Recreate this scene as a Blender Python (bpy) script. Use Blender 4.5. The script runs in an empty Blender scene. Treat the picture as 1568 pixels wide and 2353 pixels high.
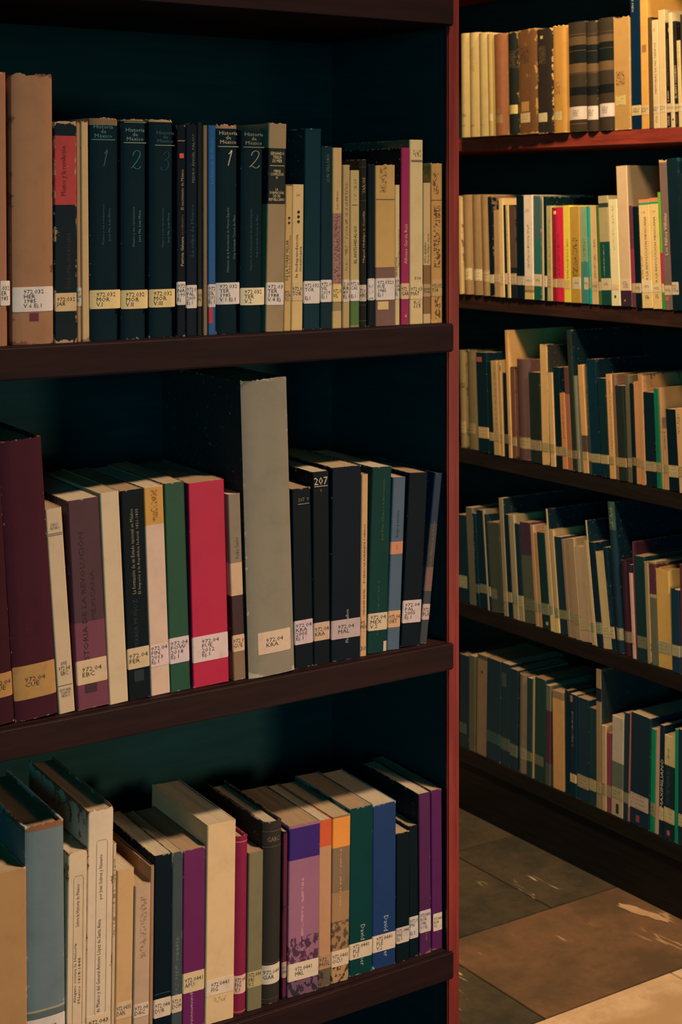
import bpy, bmesh, math, random
from mathutils import Vector

sc = bpy.context.scene
COL = sc.collection
rnd = random.Random(7)

# ------------------------------------------------------------------ camera, world, lamps, exposure
EYE = 1.6
YAW = math.radians(34.02)                      # the view turns from +Y towards +X
cd = bpy.data.cameras.new('camera')
cam = bpy.data.objects.new('camera', cd); COL.objects.link(cam)
cam.location = (0, 0, EYE)
cam.rotation_euler = (math.pi / 2, 0, -YAW)
cd.sensor_fit = 'VERTICAL'; cd.sensor_height = 36; cd.sensor_width = 24
cd.lens = 3707 / 2353 * 36
cd.shift_y = -(1176.5 - 460) / 2353
cd.clip_start = .05
cd.dof.use_dof = True; cd.dof.focus_distance = 2.02; cd.dof.aperture_fstop = cd.lens / 3.0
sc.camera = cam

wd = bpy.data.worlds.new('room_dark'); sc.world = wd; wd.use_nodes = True
bg = wd.node_tree.nodes['Background']
bg.inputs[0].default_value = (0.12, 0.62, 0.74, 1); bg.inputs[1].default_value = 0.06

def area(name, loc, target, size, power, col, spread=180):
    l = bpy.data.lights.new(name, 'AREA'); l.shape = 'DISK'; l.size = size; l.energy = power; l.color = col
    l.spread = math.radians(spread)
    o = bpy.data.objects.new(name, l); COL.objects.link(o); o.location = loc
    o.rotation_euler = (Vector(target) - Vector(loc)).to_track_quat('-Z', 'Y').to_euler()
    return o
area('hall_lamp', (2.3, -.4, 6.0), (1.0, 1.63, 1.0), .5, 320, (1, .71, .48))
area('front_fill', (2.0, -.7, 1.3), (.95, 1.63, .8), .4, 2.6, (1, .67, .42), 46)  # added low fill without a fixture, brightens the near bookcase's lower rows
area('teal_fill', (-2.6, -3.7, 1.9), (1.3, 1.9, 1.25), 1.8, 21, (.03, .8, 1), 120)  # added cool fill behind the camera, lifts the dark recesses towards teal
area('aisle_lamp', (1.9, 2.3, 2.9), (2.63, 2.95, .9), .3, 54, (1, .63, .34))
sc.view_settings.view_transform = 'Standard'; sc.view_settings.look = 'None'
sc.view_settings.exposure = 0; sc.view_settings.gamma = 1; sc.view_settings.use_curve_mapping = False

# ------------------------------------------------------------------ helpers
def link(name, me, mats=(), parent=None):
    o = bpy.data.objects.new(name, me); COL.objects.link(o)
    for m in mats: me.materials.append(m)
    if parent is not None: o.parent = parent
    return o
def mesh(name, vs, fs, mi=None, smooth=False):
    me = bpy.data.meshes.new(name); me.from_pydata(vs, [], fs)
    if mi: me.polygons.foreach_set('material_index', mi)
    if smooth: me.polygons.foreach_set('use_smooth', [True] * len(fs))
    me.update(); return me
def hard(me):                                  # head and tail edges stay sharp (even and odd vertices run along foot and head)
    for e in me.edges:
        a, b = e.vertices
        if (a + b) % 2 == 0: e.use_edge_sharp = True
def box_bm(bm, x0, x1, y0, y1, z0, z1):
    r = bmesh.ops.create_cube(bm, size=1)
    for v in r['verts']:
        v.co = (x0 if v.co.x < 0 else x1, y0 if v.co.y < 0 else y1, z0 if v.co.z < 0 else z1)
def boxes(name, bxs, mat, parent=None, bev=.0015):
    bm = bmesh.new()
    for b in bxs: box_bm(bm, *b)
    if bev: bmesh.ops.bevel(bm, geom=bm.edges[:], offset=bev, segments=2, affect='EDGES')
    me = bpy.data.meshes.new(name); bm.to_mesh(me); bm.free()
    return link(name, me, [mat], parent)
def empty(name, loc, label, cat, group=None):
    o = bpy.data.objects.new(name, None); COL.objects.link(o); o.location = loc; o.empty_display_size = .02
    o['label'] = label; o['category'] = cat
    if group: o['group'] = group
    return o

class NT:                                      # a small node-tree writer
    def __init__(s, name, rough=.6, spec=.3):
        s.m = bpy.data.materials.new(name); s.m.use_nodes = True; s.t = s.m.node_tree
        s.b = s.t.nodes['Principled BSDF']; s.b.inputs['Roughness'].default_value = rough
        s.b.inputs['Specular IOR Level'].default_value = spec
    def n(s, typ, **kw):
        nd = s.t.nodes.new(typ)
        for k, v in kw.items(): setattr(nd, k, v)
        return nd
    def l(s, a, b): s.t.links.new(a, b)
    def val(s, sock, v):
        if hasattr(v, 'is_output'): s.l(v, sock)
        else: sock.default_value = v
    def math(s, op, a, b=0., c=None, clamp=False):
        nd = s.n('ShaderNodeMath', operation=op, use_clamp=clamp)
        s.val(nd.inputs[0], a); s.val(nd.inputs[1], b)
        if c is not None: s.val(nd.inputs[2], c)
        return nd.outputs[0]
    def mix(s, f, a, b):
        nd = s.n('ShaderNodeMix', data_type='RGBA')
        s.val(nd.inputs['Factor'], f)
        for i, v in ((6, a), (7, b)):
            if hasattr(v, 'is_output'): s.l(v, nd.inputs[i])
            else: nd.inputs[i].default_value = (*v[:3], 1)
        return nd.outputs[2]
    def noise(s, vec, scale, detail=3, rough=.6):
        nd = s.n('ShaderNodeTexNoise'); s.l(vec, nd.inputs['Vector'])
        nd.inputs['Scale'].default_value = scale; nd.inputs['Detail'].default_value = detail; nd.inputs['Roughness'].default_value = rough
        return nd.outputs['Fac']
    def coords(s):
        tc = s.n('ShaderNodeTexCoord'); oi = s.n('ShaderNodeObjectInfo')
        add = s.n('ShaderNodeVectorMath', operation='MULTIPLY_ADD')
        cmb = s.n('ShaderNodeCombineXYZ'); s.l(oi.outputs['Random'], cmb.inputs[0]); s.l(oi.outputs['Random'], cmb.inputs[1]); s.l(oi.outputs['Random'], cmb.inputs[2])
        s.l(cmb.outputs[0], add.inputs[0]); add.inputs[1].default_value = (31, 17, 23); s.l(tc.outputs['Object'], add.inputs[2])
        return tc, add.outputs[0]
    def scaled(s, vec, sx, sy, sz):
        m = s.n('ShaderNodeVectorMath', operation='MULTIPLY'); s.l(vec, m.inputs[0]); m.inputs[1].default_value = (sx, sy, sz)
        return m.outputs[0]
    def step(s, f, lo, hi):
        mr = s.n('ShaderNodeMapRange', interpolation_type='SMOOTHSTEP'); s.l(f, mr.inputs[0])
        mr.inputs[1].default_value = lo; mr.inputs[2].default_value = hi
        return mr.outputs[0]
    def bump(s, h, st, dist=.001):
        nd = s.n('ShaderNodeBump'); nd.inputs['Strength'].default_value = st; nd.inputs['Distance'].default_value = dist
        s.l(h, nd.inputs['Height']); s.l(nd.outputs[0], s.b.inputs['Normal'])

def wood(name, col, dark, rough, spec):
    w = NT(name, rough, spec); tc, v = w.coords()
    g = w.noise(w.scaled(v, 1, 1, .06) if 'post' in name else w.scaled(v, .08, .08, 1), 90, 5, .65)
    b = w.noise(v, 5, 3)
    c = w.mix(w.step(g, .35, .7), dark, col); c = w.mix(w.math('MULTIPLY', w.step(b, .45, .75), .35), c, dark)
    w.l(c, w.b.inputs['Base Color']); w.bump(g, .15); return w.m
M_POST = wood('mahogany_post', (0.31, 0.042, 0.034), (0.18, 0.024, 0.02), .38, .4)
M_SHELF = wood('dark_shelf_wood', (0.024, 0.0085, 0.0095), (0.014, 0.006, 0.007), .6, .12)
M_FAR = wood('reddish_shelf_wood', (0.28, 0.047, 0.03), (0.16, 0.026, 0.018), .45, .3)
M_FAR2 = wood('shaded_shelf_wood', (.06, .026, .02), (.03, .015, .013), .5, .15)  # the reddish wood darkened: weaker light lower down put into the colour
M_FAR3 = wood('deep_shaded_shelf_wood', (.022, .017, .014), (.013, .012, .011), .55, .1)  # darker again: dimness of the lowest boards and plinth put into the colour
M_INNER = wood('recess_shade_wood', (.011, .046, .052), (.009, .037, .041), .75, .05)  # teal-black shade of the recesses put into the wood colour

def paper(name, c):
    w = NT(name, .9, .1); tc, v = w.coords()
    ln = w.noise(w.scaled(v, 1, .02, .02), 2600, 2); bl = w.noise(v, 25, 3)
    col = w.mix(w.step(ln, .3, .7), tuple(x * .72 for x in c), c)
    col = w.mix(w.math('MULTIPLY', w.step(bl, .5, .8), .3), col, tuple(x * .7 for x in c))
    w.l(col, w.b.inputs['Base Color']); w.bump(ln, .25, .0006); return w.m
PAPERS = [paper('aged_paper', (.52, .43, .30)), paper('tanned_paper', (.44, .33, .2)), paper('brown_paper', (.36, .25, .15))]

_flat = {}
def ink(c):
    if c not in _flat:
        w = NT('print_%02d' % len(_flat), .6, .25); tc, v = w.coords()
        n = w.noise(v, 500, 3)
        w.l(w.mix(w.step(n, .52, .75), c, tuple(x * .6 for x in c)), w.b.inputs['Base Color']); _flat[c] = w.m
    return _flat[c]
_stk = {}
def sticker_mat(c, marks):
    k = (c, marks)
    if k not in _stk:
        w = NT('sticker_paper_%02d' % len(_stk), .55, .3); tc, v = w.coords()
        n = w.noise(v, 90, 4); col = w.mix(w.step(n, .45, .8), c, tuple(x * .82 for x in c))
        if marks:                              # faded typed lines, too small to read
            sep = w.n('ShaderNodeSeparateXYZ'); w.l(tc.outputs['Generated'], sep.inputs[0])
            rows = w.math('SINE', w.math('MULTIPLY', sep.outputs[2], 22.)); rows = w.step(rows, -.1, .5)
            ch = w.step(w.noise(w.scaled(v, 1, .1, .35), 800, 1), .5, .58)
            inx = w.math('MULTIPLY', w.step(sep.outputs[0], .1, .16), w.math('SUBTRACT', 1., w.step(sep.outputs[0], .74, .84)))
            f = w.math('MULTIPLY', w.math('MULTIPLY', rows, ch), w.math('MULTIPLY', inx, .62))
            col = w.mix(f, col, (.03, .022, .016))
        w.l(col, w.b.inputs['Base Color']); _stk[k] = w.m
    return _stk[k]

def cover_mat(kind, col, bands, prints, wear, h):
    dark = max(col) < .06
    w = NT('book_cloth' if kind != 'pb' else 'book_card', .62 if kind != 'pb' else .5, .08 if dark else .25)
    tc, v = w.coords()
    sep = w.n('ShaderNodeSeparateXYZ'); w.l(tc.outputs['Generated'], sep.inputs[0])
    gx, gz = sep.outputs[0], sep.outputs[2]
    so = w.n('ShaderNodeSeparateXYZ'); w.l(tc.outputs['Object'], so.inputs[0])
    zl = w.math('DIVIDE', so.outputs[2], h)
    base = col
    if bands:
        cr = w.n('ShaderNodeValToRGB'); cr.color_ramp.interpolation = 'CONSTANT'; w.l(w.math('MULTIPLY', zl, .98), cr.inputs[0])
        bs = sorted(bands, key=lambda q: q[0])   # (upper end of the band, colour): below it
        els = cr.color_ramp.elements
        els[0].position = 0; els[0].color = (*bs[0][1], 1)
        els[1].position = min(.995, bs[0][0] * .98); els[1].color = (*(bs[1][1] if len(bs) > 1 else col), 1)
        for i in range(1, len(bs)):
            e = els.new(min(.996, bs[i][0] * .98)); e.color = (*(bs[i + 1][1] if i + 1 < len(bs) else col), 1)
        base = cr.outputs[0]
    mot = w.noise(v, 34, 5, .7)
    if hasattr(base, 'is_output'):
        dk = w.n('ShaderNodeMix', data_type='RGBA', blend_type='MULTIPLY'); dk.inputs['Factor'].default_value = 1
        w.l(base, dk.inputs[6]); dk.inputs[7].default_value = (.68, .68, .68, 1); dkc = dk.outputs[2]
    else: dkc = tuple(x * .68 for x in col)
    c = w.mix(w.math('MULTIPLY', w.step(mot, .4, .85), .5), base, dkc)
    for (z0, z1, xc, xw, pc, sx, sz) in prints:
        inz = w.math('MULTIPLY', w.step(zl, z0 - .004, z0 + .004), w.math('SUBTRACT', 1., w.step(zl, z1 - .004, z1 + .004)))
        dx = w.math('ABSOLUTE', w.math('SUBTRACT', gx, xc)); inx = w.math('SUBTRACT', 1., w.step(dx, xw * .42, xw * .5 + .02))
        nn = w.step(w.noise(w.scaled(v, sx, .05, sz), 1, 2, .55), .49, .56)
        c = w.mix(w.math('MULTIPLY', w.math('MULTIPLY', inz, inx), nn), c, pc)
    if wear:
        amt, wc = wear
        sc_ = w.noise(v, 45, 6, .72)
        ez = w.math('ABSOLUTE', w.math('SUBTRACT', zl, .5)); ex = w.math('ABSOLUTE', w.math('SUBTRACT', gx, .5))
        e = w.math('ADD', w.math('MULTIPLY', w.step(ez, .47, .505), .22), w.math('MULTIPLY', w.step(ex, .36, .5), .12))
        f = w.step(w.math('ADD', sc_, e), .74 - amt * .22, .78 - amt * .22)
        c = w.mix(f, c, wc)
    else:
        ez = w.math('ABSOLUTE', w.math('SUBTRACT', zl, .5)); ex = w.math('ABSOLUTE', w.math('SUBTRACT', gx, .5))
        e = w.math('ADD', w.math('MULTIPLY', w.step(ez, .485, .502), .2), w.math('MULTIPLY', w.step(ex, .43, .5), .1))
        f = w.math('MULTIPLY', w.step(w.math('ADD', w.noise(v, 160, 3), e), .74, .82), .55)
        c = w.mix(f, c, (.42, .34, .24))
    w.l(c, w.b.inputs['Base Color'])
    fine = w.noise(v, 900, 2); w.bump(w.math('ADD', w.math('MULTIPLY', mot, .6), w.math('MULTIPLY', fine, .4)), .25 if kind == 'pb' else .4, .0005)
    return w.m

# ------------------------------------------------------------------ the two bookcases, floor and walls
LX0, LX1, LY = .25, 1.265, 1.63
near = empty('bookcase', (LX0, LY, 0), 'dark wooden bookcase with red mahogany upright, filled with numbered history books', 'bookcase')
def kid(name, bxs, mat, root, bev=.0015):
    bx = [(a - root.location.x, b - root.location.x, c - root.location.y, d - root.location.y, e, f) for a, b, c, d, e, f in bxs]
    return boxes(name, bx, mat, root, bev)
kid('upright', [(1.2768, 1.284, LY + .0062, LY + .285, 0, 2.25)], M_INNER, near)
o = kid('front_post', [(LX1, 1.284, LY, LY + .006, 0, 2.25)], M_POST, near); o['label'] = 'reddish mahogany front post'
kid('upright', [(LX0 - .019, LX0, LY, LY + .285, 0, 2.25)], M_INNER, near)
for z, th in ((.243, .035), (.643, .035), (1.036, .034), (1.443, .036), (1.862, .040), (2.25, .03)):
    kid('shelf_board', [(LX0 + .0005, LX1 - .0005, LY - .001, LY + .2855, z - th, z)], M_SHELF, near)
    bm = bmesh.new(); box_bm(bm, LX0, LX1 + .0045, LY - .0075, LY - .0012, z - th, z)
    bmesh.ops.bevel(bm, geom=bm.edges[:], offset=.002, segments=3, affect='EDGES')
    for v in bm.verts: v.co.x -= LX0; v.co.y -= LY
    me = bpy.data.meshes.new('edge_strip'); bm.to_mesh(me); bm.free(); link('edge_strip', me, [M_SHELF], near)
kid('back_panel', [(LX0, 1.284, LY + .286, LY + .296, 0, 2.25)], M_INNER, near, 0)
kid('plinth', [(LX0, LX1, LY + .02, LY + .04, 0, .2)], M_SHELF, near)

RX, RY0, RY1 = 2.629, 1.9, 3.9
far = empty('bookcase', (RX, RY0, 0), 'reddish wooden bookcase across the stone aisle, holding five long rows of old books', 'bookcase')
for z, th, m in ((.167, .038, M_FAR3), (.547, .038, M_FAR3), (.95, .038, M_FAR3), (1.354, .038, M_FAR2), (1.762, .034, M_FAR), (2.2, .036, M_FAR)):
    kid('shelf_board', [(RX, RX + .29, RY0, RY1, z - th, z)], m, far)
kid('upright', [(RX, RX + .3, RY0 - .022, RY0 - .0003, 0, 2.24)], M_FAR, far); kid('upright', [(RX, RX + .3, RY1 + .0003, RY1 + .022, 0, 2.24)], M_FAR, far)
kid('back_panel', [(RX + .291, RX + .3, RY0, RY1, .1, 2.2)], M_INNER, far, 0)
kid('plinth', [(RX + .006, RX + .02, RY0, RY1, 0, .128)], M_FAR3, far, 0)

def stone(name, c0, c1, vein, va, vs):
    w = NT(name, .42, .4); tc, v = w.coords()
    a = w.noise(v, 4.5, 7, .68); b = w.noise(v, 32, 6, .75)
    c = w.mix(w.step(a, .36, .62), c1, c0)
    c = w.mix(w.math('MULTIPLY', w.step(b, .42, .72), .55), c, c1)
    rot = w.n('ShaderNodeMapping'); w.l(v, rot.inputs[0]); rot.inputs['Rotation'].default_value = (0, 0, .9); rot.inputs['Scale'].default_value = (6, .9, 1)
    r = w.noise(rot.outputs[0], vs, 4, .6)
    line = w.math('SUBTRACT', 1., w.step(w.math('ABSOLUTE', w.math('SUBTRACT', r, .5)), .002, .012))
    msk = w.step(w.noise(v, 4.5, 2), .58, .66)
    c = w.mix(w.math('MULTIPLY', w.math('MULTIPLY', line, msk), va), c, vein)
    w.l(c, w.b.inputs['Base Color']); w.bump(b, .12, .002)
    return w.m
S_BROWN = stone('brown_stone', (0.15, 0.085, 0.043), (0.085, 0.055, 0.03), (.6, .42, .22), .5, 1.5)
S_GREY = stone('grey_green_stone', (0.068, 0.052, 0.03), (0.03, 0.03, 0.02), (.62, .48, .3), .85, 1.7)
S_BEIGE = stone('beige_travertine', (0.55, 0.4, 0.24), (0.38, 0.25, 0.13), (.3, .18, .08), .5, 2.2)
grout = NT('grout', .9, .1); grout.b.inputs['Base Color'].default_value = (.05, .035, .022, 1)
fl = boxes('floor', [(-1.5, 4, -2.5, 5, -.06, -.012)], grout.m, None, 0); fl['kind'] = 'structure'
PY, PX = .367, .61
tb = {}
for r in range(-4, 5):
    y0 = 2.389 + r * PY
    off = 0 if r % 2 == 0 else -.27
    for k in range(-2, 2):
        x0 = 2.095 + off + k * PX
        x1 = x0 + PX
        x0c, x1c = max(x0, 1.0), min(x1, 2.64)
        if x1c - x0c < .05: continue
        mat = S_BEIGE if r == -1 else (S_BROWN if (r, k) == (0, 0) else (S_GREY if (r, k) in ((0, -1), (1, 0), (1, 1), (1, -1), (2, 0), (2, 1)) else rnd.choice((S_BROWN, S_GREY, S_BEIGE))))
        t = boxes('tile', [(x0c + .0012, x1c - .0012, y0 + .0012, y0 + PY - .0012, -.014, rnd.uniform(-.0004, .0004))], mat, fl, .0012)
chip = bmesh.new(); rc = random.Random(3); ring = []
for k in range(22):
    a = k / 22 * math.tau; rr = .8 + .5 * rc.random()
    ring.append(chip.verts.new(((2.588, 2.625)[0] + .015 * math.sin(a) * rr - .016 * math.cos(a), (2.588, 2.625)[1] + .062 * math.cos(a) * rr, .0012)))
chip.faces.new(ring); me = bpy.data.meshes.new('worn_patch'); chip.to_mesh(me); chip.free()
o = link('worn_patch', me, [S_BEIGE], fl); o['label'] = 'pale chipped patch in the brown stone tile'
wallm = NT('painted_wall', .9, .1); tcw, vw = wallm.coords(); nw = wallm.noise(vw, 8, 4)
wallm.l(wallm.mix(nw, (.10, .08, .06), (.14, .11, .08)), wallm.b.inputs['Base Color'])
for nm, b in (('wall_right', (2.96, 3.06, -2.5, 5, -.02, 3.2)), ('wall_back', (-1.5, 2.96, 4.5, 4.6, -.02, 3.2))):
    o = boxes(nm, [b], wallm.m, None, 0); o['kind'] = 'structure'

# ------------------------------------------------------------------ lettering
_txt = {}
def text_geo(body, align='LEFT', spacing=1.):
    key = (body, align, spacing)
    if key not in _txt:
        cu = bpy.data.curves.new('t', 'FONT'); cu.body = body; cu.align_x = align; cu.resolution_u = 1; cu.space_line = .82; cu.space_character = spacing
        ob = bpy.data.objects.new('t', cu); COL.objects.link(ob)
        dg = bpy.context.evaluated_depsgraph_get()
        me = bpy.data.meshes.new_from_object(ob.evaluated_get(dg))
        vs = [(v.co.x, v.co.y) for v in me.vertices]; fs = [tuple(p.vertices) for p in me.polygons]
        bpy.data.meshes.remove(me); bpy.data.objects.remove(ob); bpy.data.curves.remove(cu)
        xs = [a for a, _ in vs] or [0]; ys = [b for _, b in vs] or [0]
        _txt[key] = (vs, fs, min(xs), max(xs), min(ys), max(ys))
    return _txt[key]

DIGITS = {'1': [(.3, .76), (.42, .8), (.62, 1), (.52, .5), (.42, 0)],
          '2': [(.14, .7), (.2, .9), (.45, 1), (.72, .9), (.72, .68), (.5, .38), (.2, .1), (.08, .04), (.3, .1), (.55, .0), (.8, .02), (.92, .16)],
          '3': [(.2, .85), (.4, 1), (.66, .95), (.7, .76), (.52, .6), (.34, .55), (.6, .52), (.76, .32), (.66, .1), (.4, 0), (.15, .05), (.1, .2)]}
class Flat:                                    # print that lies on a curved spine
    def __init__(s, ys, eps, nodes=()): s.nodes = nodes; s.v = []; s.f = []; s.mi = []; s.mats = []; s.ys = ys; s.eps = eps
    def slot(s, m):
        if m not in s.mats: s.mats.append(m)
        return s.mats.index(m)
    def add(s, pts, faces, mat):
        o = len(s.v); i = s.slot(mat)
        s.v += [(x, s.ys(x) - s.eps, z) for x, z in pts]; s.f += [tuple(q + o for q in f) for f in faces]; s.mi += [i] * len(faces)
    def rect(s, x0, x1, z0, z1, mat, n=5):
        p = []; cs = [x0] + [x for x in s.nodes if x0 + 1e-5 < x < x1 - 1e-5] + [x1]; n = len(cs) - 1
        for x in cs: p += [(x, z0), (x, z1)]
        s.add(p, [(2 * k, 2 * k + 2, 2 * k + 3, 2 * k + 1) for k in range(n)], mat)
    def stroke(s, pts, x0, z0, sx, sz, wd, mat):   # a pen line through PTS, thick on the down strokes
        P = []
        for i in range(len(pts) - 1):
            a, b, c, d = (pts[max(0, i - 1)], pts[i], pts[i + 1], pts[min(len(pts) - 1, i + 2)])
            for k in range(4):
                t = k / 4
                P.append(tuple(.5 * (2 * b[j] + (c[j] - a[j]) * t + (2 * a[j] - 5 * b[j] + 4 * c[j] - d[j]) * t * t + (3 * b[j] - a[j] - 3 * c[j] + d[j]) * t ** 3) for j in (0, 1)))
        P.append(pts[-1]); V = []
        for i, (x, z) in enumerate(P):
            q, r = P[max(0, i - 1)], P[min(len(P) - 1, i + 1)]
            dx, dz = (r[0] - q[0]) * sx, (r[1] - q[1]) * sz; L = math.hypot(dx, dz) or 1
            t = wd * (.55 + .6 * abs(dz) / L) * (.5 if i in (0, len(P) - 1) else 1)
            X, Z = x0 + (x + .18 * (z - .5)) * sx, z0 + z * sz
            V += [(X - dz / L * t, Z + dx / L * t), (X + dz / L * t, Z - dx / L * t)]
        s.add(V, [(2 * i, 2 * i + 1, 2 * i + 3, 2 * i + 2) for i in range(len(P) - 1)], mat)
    def text(s, body, mode, xc, zc, length, thick, mat, grow=1.):
        al = 'LEFT' if mode == 'l' else 'CENTER'
        vs, fs, ax, bx, ay, by = text_geo(body, al)
        if not fs: return
        W, H = bx - ax, by - ay
        if mode in 'hnl':                      # upright: LENGTH is the width, THICK the height
            k = min(length / W, thick / H); kx = min(length / W, k * 1.35); kz = min(thick / H, k * 1.5)
            pts = [((x - (ax + bx) / 2) * kx + xc, (y - (ay + by) / 2) * kz + zc) for x, y in vs]
        else:
            k = min(length / W, thick / H * 1.5); kt = min(thick / H, k * 1.4)
            sg = 1 if mode == 'v' else -1
            pts = [(-sg * (y - (ay + by) / 2) * kt + xc, sg * (x - (ax + bx) / 2) * k + zc) for x, y in vs]
        s.add(pts, fs, mat)
    def build(s, name, parent):
        if not s.f: return None
        return link(name, mesh(name, s.v, s.f, s.mi), s.mats, parent)

# ------------------------------------------------------------------ one book: cover, page block, sticker and print
def make_book(root, w, h, d, kind, jag, col, bands, sticker, titles, prints, wear, lines, marks, dots, frames, side, seed):
    R = random.Random(seed)
    t = min(.0026 if kind != 'pb' else .0007, w * .2)
    bulge = {'pb': .0012, 'hc': min(.003, .1 * w), 'rd': min(.009, .22 * w)}[kind]
    if kind == 'pb':
        e = min(.0016, w * .25)
        def ys(x):
            q = min(x, w - x); q = max(q, 0)
            return bulge * (1 - min(1, q / e)) ** 2
    else:
        def ys(x):
            u = min(1, abs(2 * x / w - 1)); return bulge * (u ** (2.2 if kind == 'rd' else 4))
    ysf = ys
    if kind == 'pb': xs = [0, min(.0008, w * .12), min(.0016, w * .25), w * .5, w - min(.0016, w * .25), w - min(.0008, w * .12), w]
    else: xs = [w * (.5 - .5 * math.cos(math.pi * k / 10)) for k in range(11)]
    yn = [ysf(x) for x in xs]
    def ys(x):                                 # the spine as built: straight between its nodes
        for i in range(len(xs) - 1):
            if x <= xs[i + 1] or i == len(xs) - 2:
                f = (x - xs[i]) / max(1e-9, xs[i + 1] - xs[i]); return yn[i] + (yn[i + 1] - yn[i]) * min(1, max(0, f))
    out = [(0, d)] + [(0, bulge + .012)] + [(x, ys(x)) for x in xs] + [(w, bulge + .012), (w, d)]
    inn = [(t, d), (t, bulge + .012)] + [(t + (w - 2 * t) * x / w, min(ys(x) + t, bulge + t)) for x in xs] + [(w - t, bulge + .012), (w - t, d)]
    if jag:                                    # denser spine so that the head can fray
        def dens(P):
            Q = []
            for a, b in zip(P, P[1:]):
                n = 3 if 2 <= len(Q) and a[1] < bulge + .001 and b[1] < bulge + .001 and abs(b[0] - a[0]) > w * .12 else 1
                for k in range(n): Q.append((a[0] + (b[0] - a[0]) * k / n, a[1] + (b[1] - a[1]) * k / n))
            return Q + [P[-1]]
        out, inn = dens(out), dens(inn)
        m = min(len(out), len(inn)); 
        if len(out) != len(inn): out, inn = out[:m - 1] + [out[-1]], inn[:m - 1] + [inn[-1]]
    n = len(out); V = []; F = []
    top = []
    for i, (x, y) in enumerate(out):
        top.append(h - (R.uniform(0, jag) if jag and y < bulge + .013 else 0))
    for P in (out, inn):
        for i, (x, y) in enumerate(P): V += [(x, y, 0), (x, y, top[i])]
    for i in range(n - 1):
        a, b = 2 * i, 2 * i + 2; c, e2 = 2 * n + a, 2 * n + b
        F += [(a, b, b + 1, a + 1), (e2, c, c + 1, e2 + 1), (a + 1, b + 1, e2 + 1, c + 1), (b, a, c, e2)]
    F += [(1, 0, 2 * n, 2 * n + 1), (2 * n - 2, 2 * n - 1, 4 * n - 1, 4 * n - 2)]
    me = mesh('cover', V, F)
    if kind != 'pb':
        for i in range(2, n - 3): me.polygons[4 * i].use_smooth = True
        hard(me)
    mats = [cover_mat(kind, col, bands, prints, wear, h)]
    if side:                                   # boards darker than the spine: their unlit look put into the colour
        mats.append(cover_mat(kind, side, (), (), None, h))
        for f in me.polygons:
            if f.center.y > bulge + .004: f.material_index = 1
    link('cover', me, mats, root)
    # pages
    ins = .0035 if kind != 'pb' else .0006; fo = .005 if kind != 'pb' else .0012
    y0 = bulge + t + .0002; hb = h - jag - ins; nx = max(2, min(7, int(w / .006)))
    V = []; F = []
    for k in range(nx + 1):
        x = t + .0001 + (w - 2 * t - .0002) * k / nx
        dip = R.uniform(0, .0007) if 0 < k < nx else 0
        V += [(x, y0, ins), (x, y0, hb - dip), (x, d - fo, hb - dip), (x, d - fo, ins)]
    for k in range(nx):
        a = 4 * k; b = a + 4
        F += [(a, b, b + 1, a + 1), (a + 1, b + 1, b + 2, a + 2), (a + 2, b + 2, b + 3, a + 3), (a + 3, b + 3, b, a)]
    F += [(0, 1, 2, 3), (4 * nx + 3, 4 * nx + 2, 4 * nx + 1, 4 * nx)]
    link('page_block', mesh('page_block', V, F), [PAPERS[seed % 3]], root)
    def flat(): return Flat(ys, .00022, xs)
    for (x0, x1, z0, z1, c) in marks:
        fl = flat(); fl.rect(x0 * w, x1 * w, max(z0, .001), min(z1, h - .001), ink(c)); fl.build('printed_patch', root)
    for (z, xa, xb, c) in lines:
        fl = flat(); fl.rect(xa * w, xb * w, z - .0004, z + .0004, ink(c)); fl.build('rule', root)
    for (xa, xb, z0, z1, c) in frames:
        fl = flat()
        q = .0004
        z0 = max(z0, .004)
        for r in ((xa * w, xa * w + q, z0 + .003, z1 - .003), (xb * w - q, xb * w, z0 + .003, z1 - .003), (xa * w + .002, xb * w - .002, z1 - q, z1), (xa * w + .002, xb * w - .002, z0, z0 + q)): fl.rect(*r, ink(c), 1)
        for xx, sx in ((xa * w, 1), (xb * w, -1)):
            for zz, sz in ((z1, -1), (z0, 1)):
                fl.add([(xx, zz + sz * .003), (xx + sx * q, zz + sz * .003), (xx + sx * .002, zz + sz * q), (xx + sx * .002, zz)], [(0, 1, 2, 3)], ink(c))
        fl.build('printed_frame', root)
    for (nd, z0, z1) in dots:
        r = min(.0019, w * .16)
        for k in range(nd):
            zc = z0 + (z1 - z0) * k / max(1, nd - 1)
            fl = flat(); fl.add([(w * .55 + r * math.cos(a * math.pi / 5), zc + r * math.sin(a * math.pi / 5)) for a in range(10)], [tuple(range(10))], ink((.03, .022, .016))); fl.build('printed_dot', root)
    for (s, mode, z0, z1, xc, fw, c) in titles:
        fl = flat()
        if mode == 'n': fl.stroke(DIGITS[s], (xc - fw / 2) * w, z0, fw * w, z1 - z0, .00045, ink(c))
        elif mode == 'h': fl.text(s, mode, xc * w, (z0 + z1) / 2, fw * w, z1 - z0, ink(c))
        else: fl.text(s, mode, xc * w, (z0 + z1) / 2, z1 - z0, fw * w, ink(c))
        fl.build('title', root)
    if sticker:
        z0, z1, c, s, xa, xb = sticker
        a, b = max(xa, .0) * w, min(xb, 1) * w
        q = min(.0011, (b - a) * .2); cols = [a, a + q] + [x for x in xs if a + q + 2e-4 < x < b - q - 2e-4] + [b - q, b]
        V = []; F = []; m = len(cols)
        for off in (.0003, -.00002):
            for i, x in enumerate(cols):
                zz = .0009 if i in (0, m - 1) else 0
                V += [(x, ys(x) - off, z0 + zz), (x, ys(x) - off, z1 - zz)]
        for i in range(m - 1):
            p = 2 * i; F += [(p, p + 2, p + 3, p + 1), (p + 1, p + 3, 2 * m + p + 3, 2 * m + p + 1), (p + 2, p, 2 * m + p, 2 * m + p + 2)]
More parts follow.
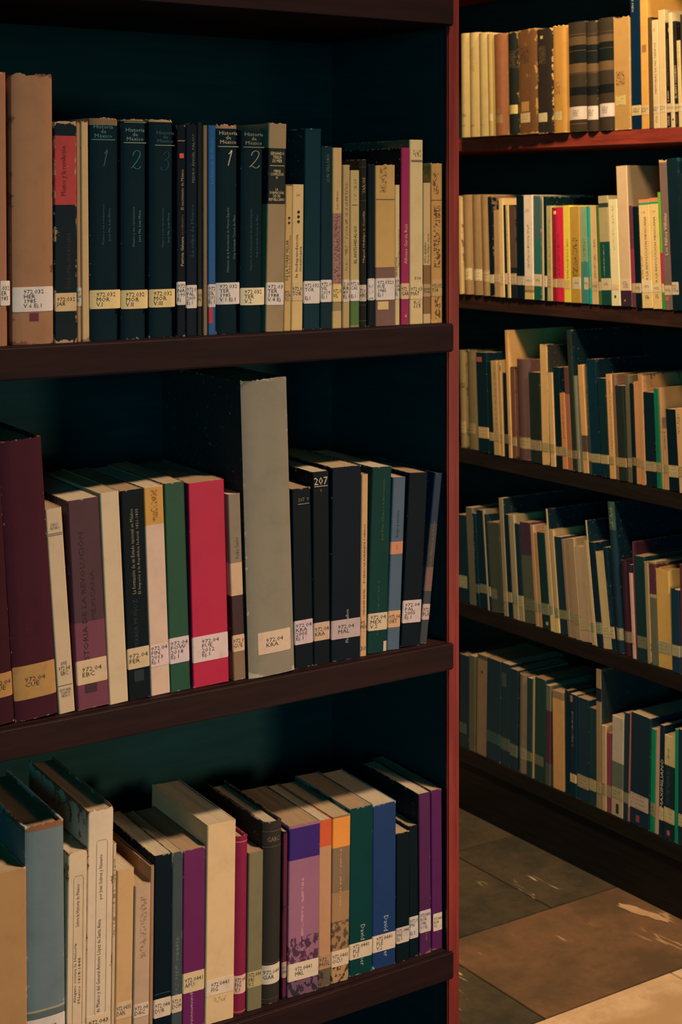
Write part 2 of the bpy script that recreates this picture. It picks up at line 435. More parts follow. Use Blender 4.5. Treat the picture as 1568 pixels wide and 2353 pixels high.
        F += [(0, 1, 2 * m + 1, 2 * m), (2 * m - 1, 2 * m - 2, 4 * m - 2, 4 * m - 1)]
        me = mesh('spine_label', V, F)
        for i in range(m - 1): me.polygons[3 * i].use_smooth = kind != 'pb'
        hard(me)
        st = link('spine_label', me, [sticker_mat(c, not s)], root)
        if s:
            ft = Flat(ys, .00045, xs); nl = s.count('\n') + 1
            ww, hh = (b - a), (z1 - z0)
            ft.text(s, 'l', (a + b) / 2, (z0 + z1) / 2, min(ww * .84, .023), min(hh * (.86 if nl > 2 else .62), .0052 * nl), ink((.035, .026, .02)))
            ft.build('call_number', st)

ROWS = [('L', 1.443, -3, "books on the near bookcase's upper shelf"), ('L', 1.036, -3, "books on the near bookcase's middle shelf"), ('L', 0.643, -3, "books on the near bookcase's lower shelf"), ('R', 1.762, 0, "books on the far bookcase's top shelf"), ('R', 1.354, 0, "books on the far bookcase's second shelf"), ('R', 0.95, 0, "books on the far bookcase's third shelf"), ('R', 0.547, 0, "books on the far bookcase's fourth shelf"), ('R', 0.167, 0, "books on the far bookcase's bottom shelf")]
BOOKS = [
(0, 0.651, 0.0255, 0.2944, 0.2108, -0.0069, 0.0082, 'hc', 0.004, (0.362, 0.157, 0.085), [], (0.0434, 0.07, (0.724, 0.622, 0.582), '.032\nER\n985', 0.55, 1), [], [], (0.25, (0.153, 0.056, 0.038)), [], [], [], [], None, 'worn reddish brown cloth volume cut by the frame edge, upper shelf of near bookcase'),
(0, 0.6802, 0.0462, 0.2945, 0.2011, -0.0058, 0.0091, 'hc', 0.004, (0.344, 0.169, 0.088), [], (0.0357, 0.0625, (0.724, 0.622, 0.582), '972.032\nHER\n1985\nV.6 Ej.1', 0, 1), [], [], (0.25, (0.171, 0.068, 0.042)), [], [(0.396, 0.621, 0.0253, 0.0342, (0.136, 0.03, 0.046))], [], [], None, 'thick worn brown volume with white sticker of four lines, upper shelf of near bookcase'),
(0, 0.728, 0.0258, 0.2438, 0.1727, -0.0035, 0.0086, 'pb', 0.002, (0.007, 0.018, 0.024), [(0.9306, (0.455, 0.061, 0.061)), (0.6199, (0.007, 0.018, 0.024))], (0.0347, 0.0548, (0.681, 0.464, 0.246), '972.032\nJAR', 0, 1), [('México y la revolución', 'v', 0.1618, 0.2162, 0.45, 0.3, (0.171, 0.021, 0.031)), ('historia mexicana', 'v', 0.0597, 0.1207, 0.6, 0.24, (0.048, 0.026, 0.031))], [], (0.45, (0.455, 0.287, 0.155)), [], [], [], [], None, 'black paperback with red spine panel and torn edges, upper shelf of near bookcase'),
(0, 0.7551, 0.0054, 0.2446, 0.1678, -0.0065, 0.0093, 'pb', 0.003, (0.391, 0.226, 0.117), [], (0.0394, 0.0601, (0.562, 0.464, 0.404), '97\nNA\nEj', 0, 1), [], [], (0.4, (0.19, 0.096, 0.054)), [], [], [], [], None, 'thin frayed tan booklet beside the black torn one, upper shelf of near bookcase'),
(0, 0.7612, 0.0086, 0.245, 0.1757, -0.0076, 0.0094, 'pb', 0.003, (0.584, 0.382, 0.191), [], None, [], [], (0.3, (0.28, 0.161, 0.082)), [], [], [], [], None, 'pale frayed stapled booklet next to first black volume, upper shelf of near bookcase'),
(0, 0.7704, 0.0366, 0.2491, 0.1777, 0.0, 0.0077, 'hc', 0.003, (0.003, 0.016, 0.025), [(0.999, (0.233, 0.149, 0.082)), (0.9639, (0.003, 0.016, 0.025))], (0.0358, 0.0567, (0.787, 0.58, 0.274), '972.032\nMOR\nV.I', 0, 1), [('Historia\nde\nMéxico', 'h', 0.2262, 0.2407, 0.42, 0.62, (0.091, 0.25, 0.263)), ('1', 'n', 0.1945, 0.2127, 0.48, 0.3, (0.019, 0.142, 0.191)), ('México y sus revoluciones', 'v', 0.1068, 0.1519, 0.42, 0.1, (0.029, 0.108, 0.132)), ('José Ma. Luis Mora', 'v', 0.1109, 0.1477, 0.62, 0.1, (0.044, 0.135, 0.155))], [], None, [(0.2241, 0.05, 0.8, (0.12, 0.276, 0.274))], [], [], [], None, 'black volume numbered one in teal, torn spine head, upper shelf of near bookcase'),
(0, 0.8083, 0.0332, 0.2485, 0.165, 0.0, 0.0075, 'hc', 0.002, (0.003, 0.016, 0.025), [(0.999, (0.28, 0.189, 0.097)), (0.9883, (0.003, 0.016, 0.025))], (0.0344, 0.0555, (0.787, 0.58, 0.274), '972.032\nMOR\nV.II', 0, 1), [('Historia\nde\nMéxico', 'h', 0.2236, 0.238, 0.5, 0.68, (0.171, 0.303, 0.274)), ('2', 'n', 0.1921, 0.2127, 0.55, 0.42, (0.024, 0.189, 0.274)), ('México y sus revoluciones', 'v', 0.1046, 0.1493, 0.45, 0.1, (0.067, 0.203, 0.21)), ('José Ma. Luis Mora', 'v', 0.1095, 0.1451, 0.67, 0.1, (0.12, 0.276, 0.252))], [], None, [(0.2214, 0.1, 0.92, (0.28, 0.363, 0.274)), (0.2444, 0.1, 0.92, (0.28, 0.276, 0.173))], [], [], [], None, 'black volume numbered two in teal, gilt rule above number, upper shelf of near bookcase'),
(0, 0.8449, 0.0328, 0.2496, 0.1664, 0.0, 0.01, 'hc', 0.003, (0.003, 0.016, 0.025), [(0.999, (0.455, 0.287, 0.139)), (0.9834, (0.003, 0.016, 0.025))], (0.0346, 0.0552, (0.787, 0.58, 0.274), '972.032\nMOR\nV.III', 0, 1), [('Historia\nde\nMéxico', 'h', 0.2223, 0.2356, 0.6, 0.68, (0.039, 0.125, 0.139)), ('3', 'n', 0.1908, 0.212, 0.62, 0.42, (0.01, 0.061, 0.091)), ('México y sus revoluciones', 'v', 0.103, 0.1475, 0.5, 0.1, (0.032, 0.108, 0.124)), ('José Ma. Luis Mora', 'v', 0.1081, 0.1423, 0.72, 0.1, (0.067, 0.161, 0.155))], [], None, [(0.2193, 0.2, 0.98, (0.233, 0.303, 0.22))], [], [], [], None, 'black volume numbered three in faint teal, on the upper shelf of the near bookcase'),
(0, 0.8786, 0.0114, 0.2428, 0.1631, 0.0, 0.0083, 'pb', 0, (0.004, 0.008, 0.015), [], (0.0364, 0.0631, (0.724, 0.622, 0.582), '972\nNA\n199\nEj', 0, 1), [('El nacimiento de México', 'v', 0.1457, 0.1922, 0.6, 0.3, (0.455, 0.332, 0.195)), ('Patricia Galeana', 'v', 0.0812, 0.1147, 0.6, 0.3, (0.562, 0.429, 0.246)), ('coordinadora', 'v', 0.1164, 0.1397, 0.6, 0.22, (0.233, 0.161, 0.097))], [], None, [(0.2249, 0.1, 0.9, (0.455, 0.332, 0.132))], [(0.3, 0.767, 0.205, 0.2105, (0.724, 0.094, 0.074))], [], [], None, 'thin black paperback with tiny red square near top, upper shelf of near bookcase'),
(0, 0.8906, 0.0141, 0.244, 0.1754, 0.0, 0.0082, 'pb', 0, (0.004, 0.011, 0.022), [], (0.0322, 0.0589, (0.724, 0.622, 0.582), '972.0\nPAL\n2009\nEj 1', 0, 1), [('PEDRO ÁNGEL PALOU', 'v', 0.1768, 0.2321, 0.62, 0.3, (0.171, 0.181, 0.117)), ('La culpa de México', 'v', 0.0921, 0.1517, 0.6, 0.38, (0.014, 0.085, 0.117))], [], None, [], [], [], [], None, 'dark navy paperback with spaced author capitals up its spine, upper shelf of near bookcase'),
(0, 0.9068, 0.0062, 0.2467, 0.1691, -0.0006, 0.0105, 'pb', 0, (0.014, 0.018, 0.02), [], (0.0337, 0.0536, (0.455, 0.303, 0.151), '972\nPR', 0, 1), [], [], None, [], [], [], [], None, 'slim dark spine squeezed before a thin tan one, upper shelf of near bookcase'),
(0, 0.9136, 0.0055, 0.2437, 0.17, -0.001, 0.0089, 'pb', 0, (0.224, 0.135, 0.064), [], None, [], [], (0.4, (0.067, 0.052, 0.034)), [], [], [], [], None, 'very thin tan booklet against the blue spine, on the upper shelf of the near bookcase'),
(0, 0.9206, 0.0101, 0.2439, 0.1651, 0.0, 0.01, 'pb', 0, (0.008, 0.085, 0.263), [], (0.0322, 0.0589, (0.64, 0.54, 0.521), '972\nSIL\n201\nEj 1', 0, 1), [('La historia de México', 'v', 0.1761, 0.2301, 0.5, 0.3, (0.048, 0.25, 0.521)), ('Enrique Semo, coord.', 'v', 0.0749, 0.1395, 0.5, 0.3, (0.032, 0.189, 0.419))], [], None, [], [(0.075, 0.604, 0.0133, 0.0316, (0.455, 0.041, 0.059))], [], [], None, 'slim bright blue paperback, on the upper shelf of the near bookcase'),
(0, 0.9313, 0.0313, 0.2462, 0.1699, 0.0, 0.0089, 'hc', 0.004, (0.003, 0.016, 0.025), [(0.999, (0.362, 0.203, 0.117)), (0.9753, (0.003, 0.016, 0.025))], (0.0349, 0.0603, (0.724, 0.622, 0.582), '972.032\nTER\n1985\nV.1 Ej.1', 0, 1), [('Historia\nde\nMéxico', 'h', 0.2226, 0.2375, 0.5, 0.75, (0.562, 0.429, 0.263)), ('1', 'n', 0.1968, 0.2151, 0.55, 0.42, (0.815, 0.666, 0.369)), ('Historia de la Revolución de Nueva España', 'v', 0.0726, 0.148, 0.48, 0.12, (0.136, 0.226, 0.195)), ('Fray Servando Teresa de Mier', 'v', 0.0882, 0.1392, 0.75, 0.12, (0.136, 0.226, 0.195))], [], None, [(0.2194, 0.08, 0.95, (0.455, 0.395, 0.22))], [], [], [], None, 'black volume with cream number one beside blue paperback, upper shelf of near bookcase'),
(0, 0.9644, 0.0323, 0.2424, 0.1654, 0.0067, 0.0094, 'hc', 0.004, (0.003, 0.016, 0.025), [(0.999, (0.455, 0.287, 0.155)), (0.998, (0.003, 0.016, 0.025))], (0.0327, 0.0531, (0.82, 0.666, 0.441), '972.032\nTER\nV.2', 0, 1), [('Historia\nde\nMéxico', 'h', 0.222, 0.2366, 0.5, 0.75, (0.333, 0.287, 0.191)), ('2', 'n', 0.1949, 0.215, 0.55, 0.5, (0.362, 0.344, 0.22)), ('Historia de la Revolución de Nueva España', 'v', 0.0736, 0.1462, 0.4, 0.12, (0.029, 0.096, 0.11)), ('Fray Servando Teresa de Mier', 'v', 0.0893, 0.139, 0.65, 0.12, (0.032, 0.102, 0.11))], [], None, [(0.2192, 0.08, 0.95, (0.333, 0.303, 0.173))], [], [], [], None, 'black volume with cream number two before the tan folio, upper shelf of near bookcase'),
(0, 0.9973, 0.0245, 0.2491, 0.1694, 0.0184, 0.008, 'pb', 0.002, (0.322, 0.226, 0.124), [(0.8764, (0.005, 0.012, 0.015)), (0.6065, (0.322, 0.226, 0.124))], (0.0317, 0.0585, (0.724, 0.622, 0.582), '972.03\nTER\n1988\nV.4 Ej', 0, 1), [('SERVANDO\nTERESA\nDE MIER', 'h', 0.2012, 0.2144, 0.5, 0.75, (0.769, 0.622, 0.335)), ('OBRAS\nCOMPLETAS\nIV', 'h', 0.1804, 0.1944, 0.5, 0.72, (0.769, 0.622, 0.335)), ('LA\nFORMACIÓN\nDE UN\nREPUBLICANO', 'h', 0.1541, 0.1725, 0.5, 0.86, (0.769, 0.622, 0.335))], [], None, [(0.1976, 0.1, 0.9, (0.525, 0.429, 0.246))], [], [], [], None, 'tall tan volume with black title block, on the upper shelf of the near bookcase'),
(0, 1.0238, 0.0095, 0.1739, 0.1208, 0.0165, 0.0094, 'pb', 0, (0.562, 0.363, 0.139), [], (0.036, 0.0489, (0.525, 0.332, 0.164), '972.\nTOR\nV.2', 0, 1), [('DE LA TORRE VILLAR', 'v', 0.0607, 0.1092, 0.35, 0.4, (0.067, 0.038, 0.028)), ('la Independencia mexicana', 'v', 0.0605, 0.119, 0.75, 0.3, (0.12, 0.068, 0.042))], [], None, [], [], [(2, 0.1295, 0.1353)], [], None, 'short tan booklet with two black dots, on the upper shelf of the near bookcase'),
(0, 1.0348, 0.0158, 0.1757, 0.1221, 0.0108, 0.0101, 'pb', 0, (0.664, 0.464, 0.21), [], (0.0358, 0.0584, (0.64, 0.45, 0.246), '972.0\nTOR', 0, 1), [('la Independencia', 'v', 0.0575, 0.1216, 0.45, 0.3, (0.091, 0.056, 0.038)), ('mexicana', 'v', 0.0574, 0.1152, 0.75, 0.22, (0.153, 0.096, 0.059)), ('26', 'h', 0.1618, 0.1644, 0.5, 0.3, (0.12, 0.08, 0.046))], [], None, [], [], [(3, 0.1308, 0.1424)], [], None, 'short cream booklet with three black dots, on the upper shelf of the near bookcase'),
(0, 1.0513, 0.0231, 0.2433, 0.1739, 0.0102, 0.0091, 'pb', 0, (0.004, 0.031, 0.046), [], (0.0316, 0.0588, (0.724, 0.622, 0.582), '972.032\nTOR\n\nEj.1', 0, 1), [], [], None, [], [], [], [], None, 'tall dark teal volume with white sticker, on the upper shelf of the near bookcase'),
(0, 1.0762, 0.0164, 0.2224, 0.1559, 0.0058, 0.0097, 'pb', 0, (0.004, 0.026, 0.038), [], (0.0326, 0.0596, (0.724, 0.622, 0.582), '972.0\nVIL\n2019\nEj.1', 0, 1), [('LUIS VILLORO', 'v', 0.1794, 0.2129, 0.6, 0.25, (0.136, 0.173, 0.104))], [], None, [], [], [], [], None, 'narrow dark teal volume with author capitals near top, upper shelf of near bookcase'),
(0, 1.0938, 0.0134, 0.2209, 0.1583, 0.0028, 0.0095, 'pb', 0, (0.562, 0.369, 0.164), [(0.6367, (0.344, 0.173, 0.147)), (0.2446, (0.562, 0.344, 0.124)), (0.1449, (0.28, 0.203, 0.104)), (0.0951, (0.562, 0.369, 0.164))], (0.0324, 0.0531, (0.769, 0.54, 0.22), '972.0\nVIL', 0, 1), [('Luis Villoro', 'v', 0.1458, 0.1678, 0.5, 0.2, (0.233, 0.149, 0.079))], [(0.2487, 0.6308, 0.5, 0.7, (0.136, 0.052, 0.064), 260, 620)], None, [], [], [], [], None, 'tan paperback with mauve lower spine, on the upper shelf of the near bookcase'),
(0, 1.1078, 0.0102, 0.2001, 0.1425, 0.0023, 0.0077, 'pb', 0, (0.469, 0.321, 0.147), [], (0.0317, 0.0593, (0.664, 0.524, 0.404), '2.0\nRR\n89\nEj.1', 0, 1), [], [(0.3422, 0.8937, 0.5, 0.4, (0.233, 0.142, 0.069), 260, 620)], None, [], [], [], [], None, 'narrow tan paperback right of the mauve one, on the upper shelf of the near bookcase'),
(0, 1.1206, 0.0134, 0.1937, 0.1395, 0.0, 0.0098, 'pb', 0, (0.51, 0.382, 0.164), [(0.1652, (0.072, 0.157, 0.038)), (0.0096, (0.28, 0.226, 0.097))], (0.0325, 0.0584, (0.724, 0.622, 0.582), '972.0\nCAS\n\nEj.1', 0, 1), [('EL ANTI-HIDALGO', 'v', 0.0791, 0.125, 0.55, 0.3, (0.091, 0.068, 0.042))], [(0.8095, 0.9431, 0.55, 0.3, (0.233, 0.157, 0.079), 260, 620)], None, [(0.1509, 0.2, 0.8, (0.153, 0.108, 0.059))], [], [], [], None, 'tan paperback with torn green foot, on the upper shelf of the near bookcase'),
(0, 1.1346, 0.0109, 0.2072, 0.1451, 0.0, 0.0093, 'rd', 0, (0.019, 0.018, 0.015), [], (0.0316, 0.052, (0.6, 0.464, 0.369), '72.0\nHNT', 0, 1), [('VARIOS', 'v', 0.1649, 0.1846, 0.55, 0.4, (0.525, 0.363, 0.151)), ('Miguel Hidalgo y Costilla', 'v', 0.0742, 0.1484, 0.55, 0.36, (0.455, 0.321, 0.151))], [], None, [(0.1976, 0, 1, (0.067, 0.052, 0.031)), (0.1558, 0, 1, (0.067, 0.052, 0.031)), (0.0269, 0, 1, (0.067, 0.052, 0.031)), (0.0075, 0, 1, (0.091, 0.068, 0.038))], [], [], [], None, 'narrow black ribbed leather volume with gilt words, on the upper shelf of the near bookcase'),
(0, 1.1462, 0.0102, 0.2014, 0.1346, 0.0, 0.0084, 'pb', 0, (0.004, 0.012, 0.017), [], (0.0325, 0.0597, (0.724, 0.622, 0.582), '', 0, 1), [], [], None, [], [], [], [], None, 'narrow plain black spine left of the mustard one, upper shelf of near bookcase'),
(0, 1.157, 0.0292, 0.2018, 0.1438, 0.0, 0.0076, 'pb', 0.002, (0.569, 0.344, 0.117), [(0.3598, (0.182, 0.091, 0.079))], (0.0324, 0.0595, (0.724, 0.622, 0.582), '972.0321\nFUE\n1985\nEj.1', 0, 1), [], [(0.823, 0.9898, 0.4, 0.35, (0.233, 0.128, 0.05), 260, 620)], None, [(0.1577, 0.03, 0.97, (0.153, 0.085, 0.038))], [(0.109, 0.656, 0.0204, 0.0305, (0.681, 0.501, 0.195))], [], [], None, 'wide mustard volume with purplish foot, on the upper shelf of the near bookcase'),
(0, 1.1889, 0.0074, 0.176, 0.1265, 0.0, 0.0101, 'pb', 0, (0.648, 0.494, 0.23), [], (0.0325, 0.0598, (0.64, 0.54, 0.441), '972\nGA\n198\nEj', 0, 1), [('PERSPECTIVA', 'v', 0.0608, 0.0853, 0.3, 0.3, (0.067, 0.045, 0.031)), ('Miguel Hidalgo en la insurgencia', 'v', 0.0663, 0.1266, 0.75, 0.3, (0.12, 0.075, 0.046))], [], None, [], [], [], [], None, 'thin cream booklet before the crimson spine, on the upper shelf of the near bookcase'),
(0, 1.1969, 0.0129, 0.2227, 0.1593, 0.0042, 0.0089, 'pb', 0, (0.322, 0.016, 0.097), [], (0.0322, 0.052, (0.681, 0.45, 0.252), '972\nGAR', 0, 1), [('Alfonso García Ruiz', 'v', 0.0765, 0.1266, 0.55, 0.35, (0.769, 0.464, 0.22)), ('6', 'h', 0.0091, 0.0133, 0.6, 0.3, (0.769, 0.54, 0.304))], [], None, [], [], [], [], (0.005, 0.012, 0.017), 'slim crimson paperback, on the upper shelf of the near bookcase'),
(0, 1.2115, 0.0203, 0.2332, 0.1618, 0.0, 0.0097, 'pb', 0, (0.698, 0.524, 0.263), [], (0.0315, 0.0515, (0.724, 0.54, 0.298), '972.03\nMAT', 0, 1), [('516', 'h', 0.0565, 0.0599, 0.6, 0.5, (0.067, 0.045, 0.028))], [(0.9082, 0.9448, 0.55, 0.6, (0.233, 0.157, 0.085), 500, 260), (0.0864, 0.127, 0.6, 0.6, (0.153, 0.096, 0.054), 500, 260)], None, [(0.2072, 0.1, 0.95, (0.153, 0.108, 0.064)), (0.2057, 0.1, 0.95, (0.153, 0.108, 0.064))], [], [], [], (0.067, 0.085, 0.069), 'tall cream volume with double rule near top, on the upper shelf of the near bookcase'),
(0, 1.2331, 0.0115, 0.1789, 0.1257, 0.0, 0.0101, 'pb', 0, (0.616, 0.422, 0.2), [(0.4127, (0.242, 0.121, 0.054)), (0.0662, (0.616, 0.422, 0.2))], (0.0338, 0.05, (0.455, 0.287, 0.147), 'NAVAR\nTOVAR', 0, 1), [('VITO ALESSIO', 'v', 0.0767, 0.1034, 0.3, 0.26, (0.091, 0.052, 0.031)), ('Martín Aldígor García', 'v', 0.0766, 0.1144, 0.7, 0.3, (0.12, 0.075, 0.046))], [], None, [], [], [], [], None, 'short cream booklet with brown band, on the upper shelf of the near bookcase'),
(0, 1.2454, 0.018, 0.2049, 0.1375, -0.0005, 0.0096, 'pb', 0.002, (0.554, 0.298, 0.091), [], (0.0341, 0.0552, (0.562, 0.344, 0.139), '972.032\nTOR', 0, 1), [], [(0.8025, 0.9428, 0.4, 0.5, (0.153, 0.07, 0.031), 500, 260), (0.3441, 0.7277, 0.5, 0.6, (0.132, 0.056, 0.025), 260, 620), (0.0261, 0.1617, 0.55, 0.5, (0.132, 0.056, 0.025), 500, 260)], (0.3, (0.769, 0.464, 0.173)), [(0.1568, 0.05, 0.95, (0.19, 0.102, 0.042))], [], [], [], None, 'stained tan volume against the wooden post, on the upper shelf of the near bookcase'),
(1, 0.643, 0.038, 0.307, 0.2057, -0.0596, 0.0082, 'hc', 0, (0.04, 0.009, 0.016), [], (0.0291, 0.055, (0.409, 0.21, 0.071), '972.04\nCUE', 0.35, 1), [], [], None, [], [], [], [], None, 'maroon hardback cut by the frame edge, on the middle shelf of the near bookcase'),
(1, 0.6828, 0.0481, 0.3049, 0.2066, -0.0634, 0.0078, 'hc', 0.0015, (0.053, 0.011, 0.021), [], (0.0226, 0.0593, (0.409, 0.226, 0.076), '972.04\nCUE', 0, 1), [], [], None, [], [], [], [], None, 'tall thick maroon hardback with yellow sticker band, on the middle shelf of the near bookcase'),
(1, 0.7332, 0.0187, 0.2264, 0.1579, -0.0704, 0.0087, 'pb', 0, (0.571, 0.427, 0.289), [], None, [('095\n972.04\nEBC', 'h', 0.0418, 0.0569, 0.5, 0.7, (0.053, 0.04, 0.038)), ('DIEGO\nALFARO', 'h', 0.2025, 0.2113, 0.5, 0.6, (0.181, 0.143, 0.109)), ('EDITORIAL\nPORRÚA\nMÉXICO', 'h', 0.017, 0.0276, 0.5, 0.7, (0.119, 0.09, 0.071))], [], None, [(0.1988, 0.08, 0.95, (0.148, 0.114, 0.086)), (0.197, 0.08, 0.95, (0.148, 0.114, 0.086)), (0.0306, 0.05, 0.95, (0.148, 0.114, 0.086))], [], [], [], None, 'cream paperback lettered near its foot, on the middle shelf of the near bookcase'),
(1, 0.7556, 0.0366, 0.2328, 0.1639, -0.0539, 0.008, 'pb', 0, (0.067, 0.027, 0.041), [(0.4136, (0.161, 0.043, 0.076))], (0.0277, 0.0544, (0.642, 0.452, 0.289), '972.04\nEBC', 0, 1), [('HISTORIA DE LA REVOLUCIÓN', 'v', 0.0438, 0.1964, 0.34, 0.2, (0.034, 0.015, 0.024)), ('MEXICANA', 'v', 0.0972, 0.1524, 0.66, 0.14, (0.04, 0.017, 0.027))], [], None, [], [(0.251, 0.644, 0.0175, 0.0272, (0.056, 0.022, 0.035))], [], [], None, 'plum hardback with dark vertical lettering, on the middle shelf of the near bookcase'),
(1, 0.7937, 0.0226, 0.2375, 0.1691, -0.0492, 0.0077, 'pb', 0, (0.613, 0.464, 0.312), [], None, [], [], None, [], [], [], [], None, 'blank cream spine left of a black paperback, on the middle shelf of the near bookcase'),
(1, 0.818, 0.0272, 0.2371, 0.1692, -0.0417, 0.0087, 'pb', 0, (0.003, 0.009, 0.013), [], (0.0349, 0.0584, (0.613, 0.452, 0.278), '972.04\nFER', 0, 1), [('La formación de un Estado nacional en México', 'v', 0.1193, 0.2158, 0.42, 0.16, (0.26, 0.226, 0.166)), ('El Imperio y la República federal: 1821-1835', 'v', 0.1183, 0.215, 0.68, 0.16, (0.26, 0.226, 0.166)), ('FERRER MUÑOZ', 'v', 0.0588, 0.113, 0.42, 0.24, (0.012, 0.034, 0.045))], [], None, [], [(0.279, 0.717, 0.02, 0.0326, (0.011, 0.024, 0.032))], [], [], None, 'black paperback with two pale title lines, on the middle shelf of the near bookcase'),
(1, 0.8469, 0.0238, 0.238, 0.1579, -0.039, 0.0103, 'pb', 0, (0.642, 0.452, 0.36), [(0.995, (0.585, 0.298, 0.066)), (0.817, (0.642, 0.452, 0.36))], (0.0328, 0.0574, (0.672, 0.502, 0.506), '972.04\nFIN\n2013\nEj.1', 0, 1), [], [(0.8307, 0.9835, 0.5, 0.35, (0.218, 0.1, 0.029), 260, 620)], None, [], [], [], [], None, 'cream paperback with mustard top band, on the middle shelf of the near bookcase'),
(1, 0.8713, 0.0256, 0.2397, 0.1669, -0.0342, 0.0099, 'pb', 0, (0.007, 0.068, 0.038), [], (0.0324, 0.0618, (0.635, 0.502, 0.529), '972.04\nFOW\n2018\nEj.1', 0, 1), [], [], None, [], [], [], [], None, 'plain green paperback beside the bright red one, on the middle shelf of the near bookcase'),
(1, 0.901, 0.0465, 0.2369, 0.1659, -0.0281, 0.0098, 'pb', 0, (0.443, 0.011, 0.057), [], (0.0287, 0.0584, (0.657, 0.502, 0.506), '972.04\nFUE\n2012\nEj.1', 0, 1), [], [], None, [], [], [], [], None, 'thick bright red volume with white sticker, on the middle shelf of the near bookcase'),
(1, 0.9539, 0.0163, 0.2192, 0.1512, -0.0351, 0.0082, 'pb', 0, (0.226, 0.18, 0.129), [(0.6262, (0.571, 0.381, 0.247)), (0.4528, (0.04, 0.015, 0.018)), (0.1539, (0.218, 0.134, 0.081))], (0.0337, 0.0532, (0.613, 0.41, 0.268), '972.0\nGUE', 0, 1), [('Pedro Castro', 'v', 0.1432, 0.168, 0.6, 0.3, (0.093, 0.072, 0.053))], [], None, [], [], [], [], None, 'grey paperback with cream panel and dark foot, on the middle shelf of the near bookcase'),
(1, 0.9723, 0.0616, 0.3523, 0.2247, -0.0319, 0.0021, 'hc', 0.002, (0.226, 0.203, 0.158), [], (0.0263, 0.0523, (0.613, 0.452, 0.348), '972.04\nKRA', 0.2, 0.92), [], [], (0.12, (0.409, 0.37, 0.289)), [], [], [], [], (0.04, 0.04, 0.041), 'very tall thick grey volume with frayed ends, on the middle shelf of the near bookcase'),
(1, 1.039, 0.0262, 0.2165, 0.1489, -0.0197, 0.0083, 'pb', 0, (0.003, 0.008, 0.013), [], (0.0285, 0.0575, (0.564, 0.439, 0.483), '972.04\nKRA\n2005\nEj.1', 0, 1), [('207  9', 'h', 0.2004, 0.2048, 0.6, 0.55, (0.218, 0.203, 0.174))], [], None, [(0.1974, 0.3, 0.9, (0.305, 0.279, 0.228))], [], [], [], None, 'short black paperback with small 207 numbering, on the middle shelf of the near bookcase'),
(1, 1.0659, 0.0231, 0.2342, 0.1554, -0.0074, 0.008, 'pb', 0, (0.003, 0.008, 0.013), [], (0.0292, 0.0511, (0.544, 0.37, 0.268), '972.04\nKRA', 0, 1), [('207', 'h', 0.2182, 0.2273, 0.5, 0.82, (0.635, 0.47, 0.366)), ('9', 'h', 0.2094, 0.2127, 0.5, 0.14, (0.218, 0.177, 0.143))], [], None, [(0.2164, 0.1, 0.9, (0.599, 0.439, 0.335))], [], [], [], None, 'black paperback with large white 207, on the middle shelf of the near bookcase'),
(1, 1.0907, 0.0422, 0.2371, 0.17, 0.0074, 0.0078, 'pb', 0.0006, (0.003, 0.009, 0.018), [], (0.0267, 0.0497, (0.467, 0.359, 0.373), '972.04\nMAL', 0, 1), [('Florencia Mallon', 'v', 0.0209, 0.0614, 0.54, 0.1, (0.467, 0.381, 0.306))], [], None, [], [], [], [], None, 'thick black volume with partly hidden white lettering, on the middle shelf of the near bookcase'),
(1, 1.134, 0.0095, 0.2244, 0.1599, 0.012, 0.0081, 'pb', 0, (0.557, 0.328, 0.166), [], (0.0308, 0.0466, (0.544, 0.328, 0.191), '972.\nMEN', 0, 1), [('EUGENIO DE AVIRANETA Y MÉXICO', 'v', 0.0901, 0.1632, 0.5, 0.32, (0.093, 0.049, 0.032)), ('MÉNDEZ REYES', 'v', 0.0512, 0.0826, 0.5, 0.32, (0.093, 0.049, 0.032)), ('30', 'h', 0.0068, 0.0123, 0.5, 0.85, (0.093, 0.049, 0.032))], [], None, [], [], [], [], None, 'narrow cream spine with long dark title and 30, middle shelf of near bookcase'),
(1, 1.1463, 0.0288, 0.2308, 0.1598, 0.0335, 0.0103, 'pb', 0, (0.004, 0.04, 0.038), [], (0.0279, 0.0493, (0.599, 0.47, 0.335), '972.04\nMEX\nV.2', 0, 1), [('Juan Prim, México y la intervención', 'v', 0.1392, 0.2147, 0.62, 0.14, (0.063, 0.134, 0.053)), ('Actas del congreso, vol. 2', 'v', 0.0112, 0.0986, 0.5, 0.14, (0.037, 0.111, 0.057))], [], None, [], [(0.818, 0.98, 0.0005, 0.0134, (0.599, 0.439, 0.289))], [], [], None, 'dark green volume with a torn pale corner, on the middle shelf of the near bookcase'),
(1, 1.1761, 0.019, 0.2154, 0.1458, 0.0451, 0.01, 'pb', 0, (0.063, 0.111, 0.174), [(0.6255, (0.544, 0.235, 0.129)), (0.5515, (0.063, 0.111, 0.174)), (0.1344, (0.218, 0.116, 0.071)), (0.1197, (0.063, 0.111, 0.174))], (0.028, 0.0486, (0.599, 0.359, 0.209), '972.04\nORT', 0, 1), [('Ensayo y escritura', 'v', 0.1403, 0.1741, 0.5, 0.26, (0.017, 0.029, 0.041)), ('Siglo XX', 'v', 0.1253, 0.1309, 0.5, 0.2, (0.181, 0.068, 0.038))], [], None, [], [], [], [], None, 'slate blue paperback with orange band, on the middle shelf of the near bookcase'),
(1, 1.1978, 0.0286, 0.2182, 0.1561, 0.059, 0.0099, 'pb', 0, (0.003, 0.009, 0.016), [], (0.0295, 0.0578, (0.599, 0.47, 0.468), '972.04\nPAL\n2005\nEj.1', 0, 1), [], [], None, [], [], [], [], None, 'black paperback with big white sticker of four lines, middle shelf of near bookcase'),
